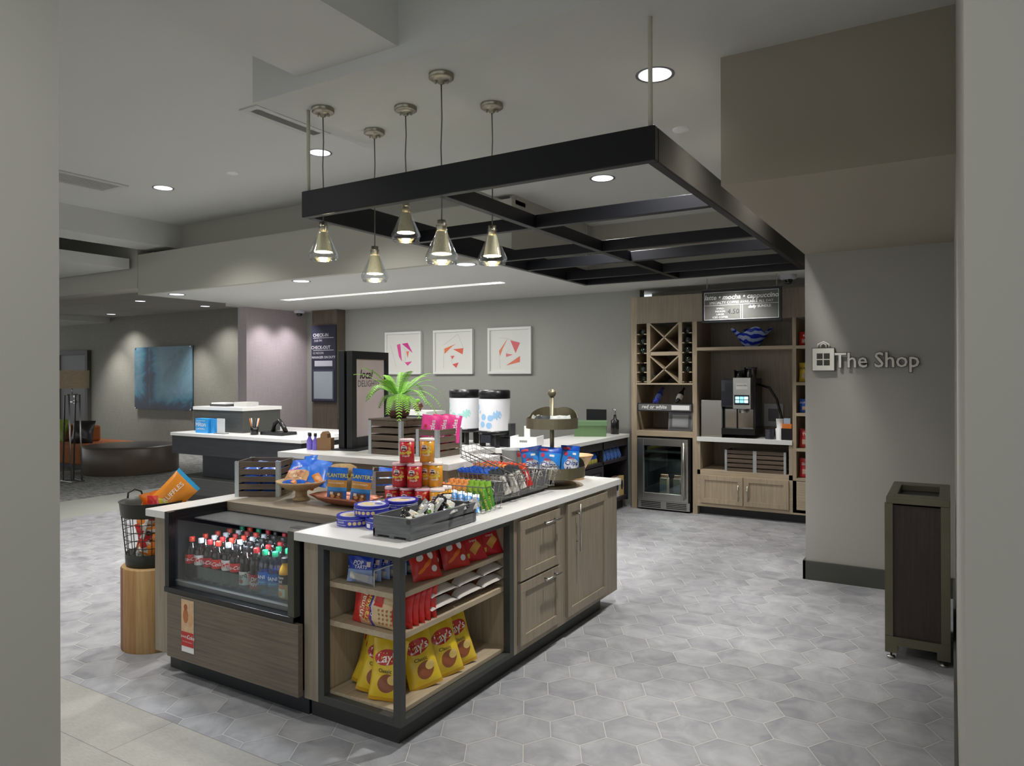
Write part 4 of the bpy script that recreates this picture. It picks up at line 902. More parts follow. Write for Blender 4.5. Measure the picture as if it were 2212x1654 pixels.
for k in range(9):
    kk = 'oats' if k < 6 else 'green'
    item(bar[kk], 'snack_bar', BN[kk] + ' standing in the near wire basket, ' + ORD[k] + ' in the row', 'snack', (-2.47 + .036*k, 3.31 + .004*k, ZT + .008), (R(-16), R(-22), R(24)), 'bars in the near wire basket')
for k in range(8):
    item(bar['green' if k > 3 else 'oats'], 'snack_bar', BN['green' if k > 3 else 'oats'] + ' in the rear row of the near basket, ' + ORD[k], 'snack', (-2.46 + .036*k, 3.41, ZT + .012), (R(-14), R(-12), R(24)), 'bars in the near wire basket')
for k in range(7):
    item(bar['blue'], 'snack_bar', BN['blue'] + ' lying against the near basket, ' + ORD[k] + ' of the row', 'snack', (-2.49 + .052*k, 3.235 - .004*k, ZT + .016 + .004*(6-k)), (R(-58), R(0), R(35)), 'light blue bars')
wire_basket('wire basket of blue-topped bars, second from the sachet tray', (-2.355, 3.62, ZT + .04), (R(-4), 0, R(2)), .37, .19, .125)
for k in range(11):
    kk = 'brown' if k < 6 else ('tan' if k < 8 else 'bw')
    item(bar[kk], 'snack_bar', BN[kk] + ' in the second wire basket, ' + ORD[k] + ' in the row', 'snack', (-2.50 + .028*k, 3.61, ZT + .055), (R(-14), R(-18), R(50)), 'bars in the second wire basket')
for k in range(9):
    kk = 'bw' if k > 5 else 'tan'
    item(bar[kk], 'snack_bar', BN[kk] + ' in the rear row of the second basket, ' + ORD[k], 'snack', (-2.46 + .032*k, 3.68, ZT + .06), (R(-10), R(-18), R(50)), 'bars in the second wire basket')
wire_basket('wire basket of orange and red candy bars, third from the sachet tray', (-2.355, 3.82, ZT + .055), (R(-4), 0, R(2)), .38, .19, .12)
for k in range(11):
    kk = 'orange' if k < 8 else 'bw'
    item(bar[kk], 'snack_bar', BN[kk] + ' in the third wire basket, ' + ORD[k] + ' in the row', 'snack', (-2.51 + .029*k, 3.79, ZT + .065), (R(-14), R(-18), R(50)), 'bars in the third wire basket')
for k in range(10):
    kk = 'red'
    item(bar[kk], 'snack_bar', BN[kk] + ' in the rear row of the third basket, ' + ORD[k], 'snack', (-2.49 + .030*k, 3.87, ZT + .068), (R(-12), R(-18), R(50)), 'bars in the third wire basket')
wire_basket('small wire basket with a handle, nearest the tiered stand', (-2.335, 4.03, ZT + .05), (R(-4), 0, R(2)), .38, .15, .12)
wire_basket('empty wire basket tilted up over the candy bars', (-2.40, 3.70, ZT + .200), (R(4), R(20), R(6)), .40, .20, .05, True)
# --- bucket
bu = thing('metal_bucket', 'pale galvanised metal bucket behind the tilted wire basket', 'bucket', (-2.62, 4.36, ZT))
MB().lathe([(.075, 0), (.098, .225), (.101, .23), (.098, .234), (.094, .228), (.072, .008), (0, .008)], P('c3c7c9', .5, .35, var=.08), seg=32, caps=False).obj('bucket_body', bu)
MB().tube([(.1*math.cos(2*PI*k/32), .1*math.sin(2*PI*k/32), .231) for k in range(32)], .0025, GALV, 5, closed=True).obj('bucket_rim', bu)
# --- black bin beside the bucket, below on the worktop
bi = MB(); bi.lathe([(.08, 0), (.085, .12), (.088, .15), (.08, .15), (.075, .02), (0, .02)], BLKPL, seg=24, caps=False); o = bi.obj('black_bin', loc=(-2.46, 4.40, ZT)); tag(o, 'small black caddy between metal bucket and tiered stand', 'caddy')
# --- tiered stand
SX, SY = -2.33, 4.36
ts = thing('tiered_stand', 'aged brass two-tier stand with ball finial on the island', 'stand', (SX, SY, ZT))
MB().lathe([(.169, 0), (.169, .006), (.160, .016), (0, .018)], BRASSY, seg=40, caps=False).obj('base_plate', ts)
MB().lathe([(.0145, .015), (.0145, .60)], BRASSY, seg=16).obj('pole', ts)
MB().lathe([(0, .598)] + [(.028*math.sin(PI*k/10), .626 - .028*math.cos(PI*k/10)) for k in range(1, 10)] + [(0, .654)], BRASSY, seg=20, caps=False).obj('ball_finial', ts)
def tray_ring(r, z0, z1, nm_):
    m = MB(); seg = 44; vs = []; 
    prof = []
    for k in range(seg):
        a = 2*PI*k/seg; hh_ = 0
        da = abs(((a - 1.9 + PI) % (2*PI)) - PI)
        if da < 1.25 and nm_ == 'upper_tray': hh_ = .075 * (math.cos(da/1.25*PI/2)) ** .6 * (1 - .25*math.exp(-(da/.25)**2))
        if da < 1.35 and nm_ == 'lower_tray': hh_ = .06 * (math.cos(da/1.35*PI/2)) ** .6
        prof.append(hh_)
    for (rr, zz, lift) in ((r, z0, 0), (r, z1, 1), (r-.003, z1, 1), (r-.003, z0+.004, 0)):
        for k in range(seg): a = 2*PI*k/seg; vs.append((rr*math.cos(a), rr*math.sin(a), zz + lift*prof[k]))
    fs = []
    for q in range(3):
        for k in range(seg): k2 = (k+1) % seg; fs.append((q*seg+k, q*seg+k2, (q+1)*seg+k2, (q+1)*seg+k))
    fs.append(tuple(range(seg))); fs.append(tuple(3*seg+k for k in range(seg)))
    m.add(vs, fs, BRASSY, False); return m.obj(nm_, ts)
tray_ring(.224, .066, .137, 'lower_tray'); tray_ring(.177, .39, .46, 'upper_tray')
tea = [pouch(.07, .075, .012, c, [('e', 0, .5, .25, .2, c3, 0, 0)], 40+k, nu=6, nv=6).mesh('tea_packet') for k, (c, c3) in enumerate((('e6e6e2', '2a2a30'), ('d8dcd8', '2c8a5c'), ('4a4c50', 'd8d8d8')))]
for k in range(14):
    a = 3.3 + 2.9*k/13; rr = .115 + .03*(k % 2)
    item(tea[2 if 4 < k < 9 else (1 if k >= 9 else 0)], 'tea_packet', '%s packet in the upper brass tray, %s around from the wall side' % (('dark' if 4 < k < 9 else ('green and white' if k >= 9 else 'white')), ORD[k]), 'packet', (SX + rr*math.cos(a), SY + rr*math.sin(a), ZT + .405), (R(-12), R(8*math.sin(k*2.3)), a + PI/2), 'packets in the upper brass tray')
chip = pouch(.155, .20, .05, lambda u, v: '1a52b8' if v > .80 else '2f8ae0', [('r', -.25, .9, .32, .08, 'c83440', 0, 0), ('e', -.3, .72, .08, .07, 'd83a5c', 0, 0), ('r', .1, .72, .2, .07, 'eaeaea', 0, 0), ('e', -.02, .33, .38, .24, 'f0f2fa', 0, 0), ('t', 'Mini', -.08, .58, .14, 'd84a50', .1, 0, 2), ('t', 'Chips', -.04, .42, .22, '24409a', .1, 0, 2), ('t', 'Ahoy!', .0, .20, .22, '24409a', .1, 0, 2), ('e', .36, .07, .08, .06, 'b8783c', 0, 1)], 31, nu=12, nv=16).mesh('cookie_bag')
item(chip, 'cookie_bag', 'blue cookie bag standing front and centre in the lower brass tray', 'snack', (SX+.04, SY-.13, ZT+.072), (R(-8), R(4), R(22)), 'cookie bags on the tiered stand')
item(chip, 'cookie_bag', 'blue cookie bag leaning behind the front one, beside the yellow bags', 'snack', (SX-.06, SY-.135, ZT+.072), (R(-8), R(-10), R(18)), 'cookie bags on the tiered stand')
item(chip, 'cookie_bag', 'blue cookie bag at the far edge of the lower brass tray', 'snack', (SX+.12, SY+.03, ZT+.072), (R(-6), R(6), R(60)), 'cookie bags on the tiered stand')
yb = pouch(.12, .16, .04, lambda u, v: 'c8303a' if v > .82 else ('d8b83a' if u > .35 else 'a8a49c'), [('r', .1, .45, .5, .3, 'c9a55c', .1, 0)], 33).mesh('cracker_bag')
for k, (dx, dy, rz, rl) in enumerate(((-.155, -.05, 30, -10), (-.12, .0, 10, 5), (-.18, .02, 40, -14))):
    item(yb, 'cracker_bag', 'yellow and red cracker bag in the lower brass tray, ' + ('nearest the baskets', 'against the pole', 'outermost at the back')[k], 'snack', (SX+dx, SY+dy, ZT+.072), (R(-6), R(rl), R(rz)), 'cracker bags on the tiered stand')
# turned wooden bowl behind the stand
m = MB(); m.lathe([(.05, 0), (.06, .004), (.135, .13), (.139, .135), (.132, .135), (.055, .012), (0, .01)], WOOD('b08a5c', 'd4ae7c', 'X', .5, stretch=6), seg=36, caps=False); o = m.obj('wooden_bowl', loc=(-2.33, 4.70, ZT + .04)); tag(o, 'flared light wooden bowl behind the tiered brass stand', 'bowl')
x = MB().lathe([(.07, 0), (.07, .04), (0, .04)], WOOD('b08a5c', 'd4ae7c', 'X', .5, stretch=6), seg=24).obj('bowl_foot', o); x.location = (0, 0, -.04)

# ================================================================ ON THE RAISED COUNTER
ZR = 1.10
B(-4.2, -2.98, 4.22, 4.66, 1.059, 1.10, QUARTZ).obj('counter_wing', rc); B(-4.12, -3.02, 4.2, 4.6, 0, 1.059, OAKX).obj('wing_body', rc)
crate('wooden_crate', 'closed slatted crate under the potted fern', (-3.52, 3.84, ZR), 0, .30, .29, .235, lid=True)
crate('wooden_crate', 'slatted crate of red and pink candy beside the fern crate', (-3.11, 3.86, ZR), 0, .185, .28, .185, slats=4)
pk = pouch(.13, .19, .03, 'ee4a9c', [('t', 'Skittles', .15, .5, .24, 'f4f4fa', 0, PI/2, 1), ('e', -.2, .6, .08, .06, 'c8283c', 0, 0)], 51).mesh('candy_bag')
for k in range(3): item(pk, 'candy_bag', 'pink candy bag in the small raised crate, ' + ('nearest the fern', 'middle one', 'nearest the urns')[k], 'candy', (-3.065 + .05*k, 3.93 + .06*k, ZR + .09), (R(-6), R(8), R(25 + 6*k)), 'pink candy bags')
rb = pouch(.07, .15, .02, lambda u, v: 'c02c30' if u < .3 or u > .7 else 'eeeeee', [], 52).mesh('candy_packet')
for k in range(3): item(rb, 'candy_packet', 'red and white candy packet low in the small raised crate, %s layer' % ORD[k], 'candy', (-2.97, 4.08, ZR + .025 + .045*k), (R(-90), 0, R(90)), 'red packets in the small crate')
fp = thing('potted_fern', 'bright green fern in a green and brown glazed pot on the crate', 'plant', (-3.37, 3.99, ZR + .251))
MB().lathe([(.055, 0), (.075, .02), (.083, .055, P('6b4a40', .35)), (.083, .056)], P('6b4a40', .35), seg=32, caps=True).obj('pot_base', fp)
MB().lathe([(.083, .055), (.088, .09), (.082, .135), (.070, .155), (.066, .150), (.078, .12), (0, .12)], P('8f9276', .25, var=.15, scale=30, coat=.4), seg=32, caps=False).obj('pot_glaze', fp)
FG = P('8fd04a', .5, var=.25, scale=20); rf = random.Random(3)
for k in range(26):
    a = 2*PI*k/26 + rf.uniform(-.15, .15); L = rf.uniform(.20, .37); up = rf.uniform(.25, 1.3); m = MB(); sp = []
    for q in range(15):
        s = q/14; r_ = L*s*math.cos(up*.5)*1.0; z_ = .14 + L*(math.sin(up)*s - (.75 if up < .9 else .35)*s*s*s)
        sp.append(Vector((r_*math.cos(a), r_*math.sin(a), z_)))
    m.tube(sp, .0013, P('5f8a3a', .6), 4)
    for q in range(2, 14):
        for sub in (0, .5):
            p0 = sp[q].lerp(sp[min(q+1, 14)], sub); d = (sp[min(q+1, 14)] - sp[q-1]).normalized(); sd = d.cross(Vector((0, 0, 1))).normalized(); ln = .034*math.sin(PI*(q+sub)/15)**.6
            for sg in (1, -1):
                tip = p0 + sd*sg*ln + d*.010 + Vector((0, 0, -.004)); m.add([p0 - d*.0045, p0 + d*.0045, tip.lerp(p0, .3) + d*.005, tip], [(0, 1, 2), (0, 2, 3)], FG)
    m.obj('frond', fp, fix=False)
sg = thing('standing_sign', 'black framed standing sign reading local delights', 'sign', (-3.80, 3.95, ZR), R(101))
f = MB(); f.box(-.06, .56, -.10, .12, 0, .012, BLACK); f.obj('base_plate', sg, bevel=.002)
f = MB(); f.box(0, .06, -.02, .03, .012, .735, BLACK); f.box(.47, .53, -.02, .03, .012, .735, BLACK); f.box(.06, .47, -.02, .03, .012, .09, BLACK); f.box(.06, .47, -.02, .03, .675, .735, BLACK); f.box(-.0, .53, .05, .10, .012, .735, BLACK); f.obj('frame', sg, bevel=.002)
f = MB(); f.box(.06, .47, -.012, .02, .09, .675, P('bdaeae', .5, var=.08, scale=5)); fn = lambda x, z: (x, -.0135, z); f.text('local', fn, .20, .56, .095, P('2a2226', .5), shear=.25, bold=.02); f.text('DELIGHTS', fn, .24, .49, .07, P('5a5054', .5)); f.obj('poster', sg)
pb = thing('liquor_bottle', 'small purple bottle', 'bottle'); MB().lathe([(.019, 0), (.021, .004), (.021, .062), (.009, .085), (.009, .108)], P('7a68d0', .1, coat=.5), seg=18).obj('bottle_body', pb); MB().lathe([(.0115, .1), (.0115, .124), (0, .124)], BLKPL, seg=14, caps=False).obj('cap', pb)
pb_ = Pool(pb)
for k, (x, y) in enumerate(((-4.14, 3.87), (-4.10, 3.84), (-4.045, 3.84))): pb_.place((x, y, ZR), 0, 'small purple bottle with black cap on the raised counter, ' + ('outermost of three', 'middle of three', 'nearest the paper carrier')[k], 'small purple bottles')
m = MB(); m.prism([(-.055, 0), (.055, 0), (.055, .09), (.03, .09), (.026, .12), (.01, .137), (-.01, .137), (-.026, .12), (-.03, .09), (-.055, .09)], -.03, .03, P('8a6a4a', .8)); o = m.obj('paper_carrier', loc=(-3.98, 3.88, ZR), rot=R(20)); tag(o, 'brown cardboard carrier beside the purple bottles', 'carrier')
cs = thing('cake_stand', 'glass cake stand with round wood slab behind the standing sign', 'stand', (-4.08, 4.36, ZR))
MB().lathe([(.075, 0), (.07, .02), (.02, .05), (.02, .10), (.07, .19), (.08, .205)], GLASS((.75, .78, .70), .3, .05), seg=28, caps=False).obj('glass_pedestal', cs); MB().lathe([(.17, .206), (.175, .21), (.172, .248), (0, .25)], WOOD('6e4c34', '96704c', 'X'), seg=30).obj('wood_slab', cs)
for x, y, z, lb in ((-4.13, 4.34, ZR+.25, 'brown cardboard gift box on the wood slab'), (-4.10, 4.36, ZR+.30, 'upper cardboard gift box with round flap on the wood slab')):
    m = MB(); m.box(-.08, .08, -.06, .06, 0, .048, P('a07a55', .8)); m.ell(lambda a, b2: (a, -.0615, b2), .04, .03, .03, .02, P('7a4e30', .8)); o = m.obj('gift_box', loc=(x, y, z), rot=R(12)); tag(o, lb, 'box')

# ================================================================ SHELF GOODS
def bag(me, name, lb, loc, rot, g): return item(me, name, lb, 'snack', loc, tuple(R(a) for a in rot), g)
pt = pouch(.14, .12, .02, lambda u, v: '1c3aa8' if v > .5 else '8aa0cc', [('t', 'POP', -.05, .76, .24, 'f2f4fa', .1, 0, 1), ('t', 'TARTS', .05, .60, .18, 'f2f4fa', .1, 0, 1), ('r', 0, .22, .7, .25, 'd8d4c8', -.15, 0), ('r', .34, .72, .14, .2, 'e0c8c4', 0, 0)], 61).mesh('toaster_pastry_pack')
for k in range(8): bag(pt, 'toaster_pastry_pack', 'blue toaster pastry pack on the top shelf rack, %s from the front' % ORD[k], (-2.392 + .012*k, 2.545 + .048*k, .675), (-8, 0, 12), 'toaster pastry packs')
rk = thing('display_rack', 'white wire rack holding blue toaster pastry packs', 'rack', (-2.37, 2.535, .671), R(-4)); W_ = P('d8d8da', .4)
for sx_ in (-1, 1): MB().tube([(sx_*.085, 0, .0), (sx_*.085, 0, .075), (sx_*.085, .42, .085), (sx_*.085, .42, 0)], .003, W_, 6).obj('side_wire', rk)
MB().box(-.085, .085, -.004, -.001, 0, .05, GLASS((.9, .92, .96), .2)).obj('front_lip', rk)
hot = pouch(.17, .17, .055, lambda u, v: 'e8892a' if v > .8 else 'c22c22', [('e', -.2, .6, .12, .09, 'ece4e0', .5, 0), ('e', .15, .65, .08, .14, 'ece4e0', .3, 0), ('e', 0, .4, .2, .06, 'e8762a', .6, 0), ('e', .2, .25, .1, .09, 'dcd8d4', 0, 0), ('e', -.2, .25, .16, .05, 'e8762a', .5, 0)], 62).mesh('crunchy_snack_bag')
chz = pouch(.17, .19, .045, 'c4222a', [('t', 'CHEEZ-IT', 0, .72, .20, 'f0ece8', .15, .1, 2), ('r', .05, .34, .42, .22, 'd8a050', .7, 0), ('r', -.3, .15, .16, .12, 'e0cc4a', 0, 0), ('t', 'Original', 0, .54, .08, 'f4e8e0', 0, .1, 1)], 63).mesh('cracker_bag')
for me, y, lb in ((hot, 2.76, 'red spicy snack bag nearest the frame corner post'), (hot, 2.88, 'red spicy snack bag pushed behind its neighbours'), (hot, 3.0, 'red and orange snack bag, middle of the top shelf'), (chz, 3.16, 'red cheese cracker bag beside the spicy snacks'), (chz, 3.32, 'red cheese cracker bag nearest the drawers')):
    bag(me, 'snack_bag', lb, (-2.15 - (.08 if 'behind' in lb else 0), y, .672), (-26, 0, 72), 'red bags on the top shelf')
an = pouch(.31, .165, .08, lambda u, v: 'cc2c28' if u < .22 or u > .9 else ('3a34a0' if .46 < u < .52 else ('cf9a82' if u < .46 else 'd8bc90')), [('r', -.14, .5, .22, .7, 'c84a34', 0, 0), ('t', 'Animal', -.20, .5, .27, 'f4ecc8', 0, PI/2*.92, 1), ('t', 'Crackers', -.09, .5, .25, 'f0dc6a', 0, PI/2*.92, 1), ('t', 'Original', .01, .5, .13, 'f0ecf4', .2, PI/2*.92, 2), ('r', .12, .75, .16, .3, 'c83a34', -.1, 1)] + [('e', .15 + .07*(k % 4), .15 + .12*(k // 4), .018, .03, '9c6a3c', k, 1) for k in range(16)], 64, nu=18, nv=10).mesh('cracker_bag')
bag(an, 'animal_cracker_bag', 'large red animal cracker bag lying at the front of the middle shelf', (-2.29, 2.545, .488), (-8, 0, -2), 'animal cracker bags')
for k in range(5): bag(an, 'animal_cracker_bag', 'red animal cracker bag standing behind the front one, %s in the row' % ORD[k], (-2.27, 2.60 + .045*k, .488), (-6, 0, 0), 'animal cracker bags')
pz = pouch(.22, .26, .075, lambda u, v: '7c4a2c' if .2 < v < .8 else 'c9c3bc', [('r', 0, .62, .6, .2, 'cc3c28', 0, 0), ('r', 0, .5, .6, .06, 'e8e2dc', 0, 0)] + [('e', -.3 + .12*(k % 6), .24 + .06*(k // 6), .05, .02, ('b8703c', '5a3420')[k % 2], k, 1) for k in range(18)], 65, rough=.12).mesh('pretzel_bag')
for k in range(6): bag(pz, 'pretzel_bag', 'clear pretzel bag with red panel, %s layer, %s along the shelf' % (('lower', 'upper')[k // 3], ORD[k % 3]), (-2.12, 2.86 + .225*(k % 3), .525 + .062*(k // 3)), (-82, 0, 90), 'pretzel bags on the middle shelf')
ly = pouch(.175, .27, .065, lambda u, v: 'dcbc2c' if v > .08 else 'c89a24', [('e', .0, .72, .36, .13, 'b8262a', .15, 0), ('t', "Lay's", .0, .71, .20, 'f2ece4', .15, .15, 2), ('t', 'Classic', -.02, .50, .09, '3a3a30', 0, 0, 1), ('e', .05, .30, .26, .15, '8c5030', .5, 0), ('e', .2, .36, .14, .08, 'e0c070', .3, 1)], 66, nu=12, nv=16, crump=.007).mesh('potato_chip_bag')
for k, (x, y, ax, ry, rz) in enumerate(((-2.47, 2.70, -14, 6, 10), (-2.42, 2.62, -16, 14, 12), (-2.34, 2.57, -14, 10, 16), (-2.235, 2.545, -12, 2, 18), (-2.16, 2.76, -18, -10, 62), (-2.15, 2.93, -16, -8, 66), (-2.16, 3.07, -18, -8, 70), (-2.34, 2.72, -10, 0, 20))):
    bag(ly, 'potato_chip_bag', 'yellow chip bag on bottom shelf, ' + ('innermost by the oak side panel', 'second from the oak side panel', 'third from the oak side panel', 'just behind the corner post', 'first past the corner post, aisle side', 'second past the corner post, aisle side', 'third past the corner post, aisle side', 'hidden behind the front row')[k], (x, y, .152), (ax, ry, rz), 'yellow chip bags on the bottom shelf')

# ================================================================ STUMP AND BASKET
stx, sty = -4.22, 2.68
m = MB(); seg = 44; cols_ = [WOOD(a, b2, 'Z') for a, b2 in (('8a6a40', 'b8935c'), ('6a4028', '945c3a'), ('a88450', 'c8a470'), ('58341f', '7c4c2e'), ('94703f', 'b88a54'))]
m.lathe([(.185, 0), (.188, .01), (.188, .49), (.183, .497), (0, .497)], cols_[2], seg=seg, caps=False); 
for i_, f_ in enumerate(m.f[:seg*3]): m.m[i_] = m.mi(cols_[((i_ % seg) // 4 * 3) % 5])
o = m.obj('log_stool', loc=(stx, sty, 0)); tag(o, 'round striped wooden stump stool at the island end', 'stool')
bs = thing('wire_bin', 'black metal and wire bin full of orange and red chip bags on the stump', 'bin', (stx - .01, sty, .497)); DK = P('33342f', .4, .4)
MB().lathe([(.152, 0), (.156, .01), (.158, .075), (.154, .08), (.148, .01), (0, .01)], DK, seg=36, caps=False).obj('bottom_band', bs); MB().lathe([(.175, .30), (.182, .31), (.19, .385), (.196, .39), (.188, .39), (.175, .31)], DK, seg=36, caps=False).obj('top_band', bs)
m = MB()
for k in range(20): a = 2*PI*k/20; m.tube([(.155*math.cos(a), .155*math.sin(a), .07), (.178*math.cos(a), .178*math.sin(a), .31)], .0025, DK, 5)
for q in range(1, 5): r_ = .155 + .023*q/5; m.tube([(r_*math.cos(2*PI*k/28), r_*math.sin(2*PI*k/28), .07 + .048*q) for k in range(28)], .0025, DK, 5, closed=True)
m.obj('wire_grid', bs)
MB().tube([(-.195, -.05, .38), (-.205, -.04, .42), (-.2, 0, .44), (-.195, .04, .42), (-.19, .05, .38)], .006, DK, 8).obj('handle', bs)
for k in range(15):
    a = k*2.4; rr = .075; c = ('e8842a', 'c4282a', 'e8842a', 'c9c5bd')[k % 4]
    item(pouch(.15, .17, .05, lambda u, v, c=c: c if v > .15 else 'd8d2c8', [('e', .05, .6, .25, .1, '2a1c18' if k % 3 else 'f0b84a', .5, 0), ('r', 0, .25, .5, .14, 'f0e8da', .1, 0)], 70+k, nu=8, nv=9, crump=.009), 'chip_bag', '%s chip bag inside the wire bin, %s up from the bottom' % ({'e': 'orange', 'c': 'red'}[c[0]] if c != 'c9c5bd' else 'silver-backed', ORD[k]), 'snack', (stx + rr*math.cos(a), sty + rr*math.sin(a), .515 + .018*k), (R(-12), R(14*math.sin(k)), a + PI/2), 'chip bags in the wire bin')
item(pouch(.19, .30, .07, lambda u, v: '2a9cd0' if v > .9 or v < .06 else 'e8902a', [('t', 'RUFFLES', 0, .6, .14, 'f4e8d8', 0, PI/2, 1), ('e', 0, .3, .3, .09, 'e8d84a', .3, 0), ('e', 0, .22, .2, .05, 'f4e8d8', .3, 1)], 90), 'chip_bag', 'large orange chip bag with blue ends sticking out of the wire bin', 'snack', (stx + .02, sty - .02, .80), (R(-14), R(42), R(24)))

# ================================================================ RECEPTION
rd = thing('reception_desk', 'dark reception desk with white stone top and stepped base', 'desk', (0, 0, 0))
DW = WOOD('23252a', '34363a', 'X', .5); DG = WOOD('3a3b39', '4a4b48', 'X', .5)
B(-8.98, -6.48, 5.93, 7.4, .86, .90, QUARTZ).obj('desk_top', rd, bevel=.002); B(-8.97, -6.5, 5.95, 7.38, .62, .86, DW).obj('fascia', rd); B(-8.6, -6.8, 6.15, 7.3, .31, .62, DW).obj('pedestal', rd); B(-8.97, -6.5, 5.94, 7.35, .10, .31, DG).obj('plinth', rd); B(-8.8, -6.6, 6.0, 7.3, 0, .10, DG).obj('foot_base', rd)
rp = thing('transaction_box', 'dark box with white top standing on the reception desk', 'counter', (0, 0, 0))
B(-8.97, -7.95, 6.28, 6.9, .90, 1.19, DG).obj('box_body', rp); B(-8.98, -7.94, 6.27, 6.92, 1.19, 1.235, QUARTZ).obj('box_top', rp, bevel=.002)
m = MB(); m.box(-.13, .13, -.05, .05, 0, .19, P('2f9ae0', .4)); fn = lambda x, z: (x, -.051, z); m.text('Hilton', fn, -.02, .115, .085, WHITE); m.text('HONORS', fn, -.02, .055, .028, WHITE)
for a in ((-.10, .16), (-.10, .05)): m.rect(fn, -.02, a[1], .18, .004, WHITE, 0, 1, 1)
for k in range(2): pass
o = m.obj('card_box', loc=(-8.48, 6.10, .90)); tag(o, 'bright blue brochure box with white lettering on the desk', 'box')
o = B(-.04, .04, -.04, .04, 0, .185, P('2a8fd6', .4)).obj('card_box', loc=(-8.30, 6.12, .90)); tag(o, 'narrow bright blue box beside the lettered brochure box', 'box')
m = MB(); m.box(-.10, .10, -.04, .04, 0, .012, P('8a8a8a', .4)); m.box(-.075, .075, -.008, 0, .012, .20, P('cfd2d6', .4)); o = m.obj('notice_card', loc=(-8.12, 6.08, .90)); tag(o, 'upright white notice card beside the blue boxes', 'card')
m = MB(); m.box(-.17, .17, -.1, .1, 0, .03, P('3a3a3c', .5)); m.box(-.15, .15, -.09, .09, .03, .05, WHITE); o = m.obj('paper_tray', loc=(-8.62, 6.5, 1.235)); tag(o, 'dark paper tray with white sheets on the transaction box', 'tray')
o = B(-.13, .13, -.1, .1, 0, .06, P('c9c9c6', .5)).obj('white_box', loc=(-8.28, 6.6, 1.235)); tag(o, 'pale box beside the paper tray', 'box')
ph = thing('desk_phone', 'black desk phone and stand on the reception desk', 'phone', (-7.35, 6.35, .90)); MB().box(-.2, .2, -.12, .12, 0, .04, BLKPL).obj('phone_base', ph); MB().tube([(-.1, 0, .04), (-.06, 0, .14), (.02, 0, .18), (.1, 0, .10), (.14, 0, .04)], .028, BLKPL, 8).obj('handset', ph)
pc = thing('pen_holder', 'black pen cup with pens beside the desk phone', 'holder', (-7.62, 6.2, .90)); MB().lathe([(.05, 0), (.05, .1)], BLKPL, seg=16).obj('cup', pc)
for k in range(6): MB().tube([(.03*math.cos(k), .03*math.sin(k), .05), (.07*math.cos(k), .05*math.sin(k), .21)], .006, P(('e8e8e8', 'd8782a', '2a2a2a')[k % 3], .4), 6).obj('pen', pc)
o = B(-.35, .35, -.12, .12, 0, .03, WHITE).obj('paper_stack', loc=(-6.85, 6.6, .90)); tag(o, 'white paper stack at the inner end of the reception desk', 'paper')
# lounge
lp = thing('floor_lamp', 'chrome floor lamp with drum shade beside the left wall edge', 'lamp', (-11.75, 6.10, .008)); lp['label'] = 'chrome frame floor lamp with beige drum shade before the sofa'
MB().lathe([(.23, 1.46), (.235, 1.74)], WOOD('8c7c66', 'ab9a82', 'X', .8), seg=32, caps=False).obj('lamp_shade', lp); m = MB()
for y_ in (-.08, .08): m.tube([(-.12, y_, .02), (-.06, y_, 1.36), (.06, y_, 1.36), (.12, y_, .02)], .013, STEEL, 6)
m.tube([(0, -.08, 1.36), (0, .08, 1.36)], .012, STEEL, 6); m.tube([(0, 0, 1.36), (0, 0, 1.5)], .01, STEEL, 6); m.tube([(-.14, -.1, .013), (.14, -.1, .013), (.14, .1, .013), (-.14, .1, .013)], .012, STEEL, 6, closed=True); m.obj('lamp_frame', lp)
m = MB(); m.lathe([(.74, 0), (.755, .02), (.755, .43), (.735, .455), (.6, .46), (0, .465)], P('5b4f43', .35, var=.12, scale=60, bump=.2), seg=56, caps=False); o = m.obj('ottoman', loc=(-12.2, 7.32, .009)); tag(o, 'large round brown leather ottoman on the grey carpet', 'ottoman')
sf = thing('sofa', 'rust orange upholstered sofa behind the round ottoman', 'sofa', (0, 0, 0)); OR = P('9c5a2c', .85, var=.25, scale=25)
B(-16, -13.1, 6.95, 8.1, .08, .42, OR).obj('seat', sf, bevel=.05); B(-16, -13.9, 7.5, 7.75, .42, .72, OR).obj('backrest', sf, bevel=.04); B(-15.9, -13.2, 7.0, 8.0, .008, .08, BLACK).obj('sofa_base', sf)
for x, y, c, lb, rz in ((-13.75, 7.3, '2f2a2c', 'dark grey cushion leaning on the orange sofa', 30), (-14.6, 7.3, '8aa02c', 'lime green cushion on the orange sofa', 0)): item(pouch(.42, .42, .18, c, [], 95, crump=.01), 'cushion', lb, 'cushion', (x, y, .42), (R(-14), 0, R(rz)))

# ================================================================ BACK COUNTER
bc = thing('back_counter', 'white-topped dark service counter with open snack shelves', 'counter', (0, 0, 0)); ZB = .915; DKW = P('2b282c', .5, var=.08)
m = MB(); m.box(-4.0, -3.44, 6.10, 8.49, ZB-.042, ZB, QUARTZ); m.box(-5.9, -4.0, 6.10, 6.80, ZB-.042, ZB, QUARTZ); m.obj('counter_top', bc, bevel=.002)
m = MB(); m.box(-3.96, -3.94, 6.12, 8.48, .1, ZB-.042, DKW); m.box(-5.88, -3.96, 6.14, 6.78, 0, ZB-.042, DKW)
for y_ in (6.12, 6.95, 7.72, 8.46): m.box(-3.94, -3.46, y_, y_+.025, .1, ZB-.042, DKW)
m.box(-3.94, -3.46, 6.145, 8.46, .78, ZB-.042, DKW); m.box(-3.94, -3.46, 6.145, 8.46, .60, .635, DKW); m.box(-3.94, -3.46, 6.145, 8.46, .12, .16, DKW); m.box(-3.90, -3.52, 6.2, 8.45, 0, .12, DKW); m.obj('shelf_body', bc)
shaker('drawer', bc, 'x', 6.98, 7.70, .36, .59, -3.46, 1, DKW, handle=('h', 7.4, .52, .2))
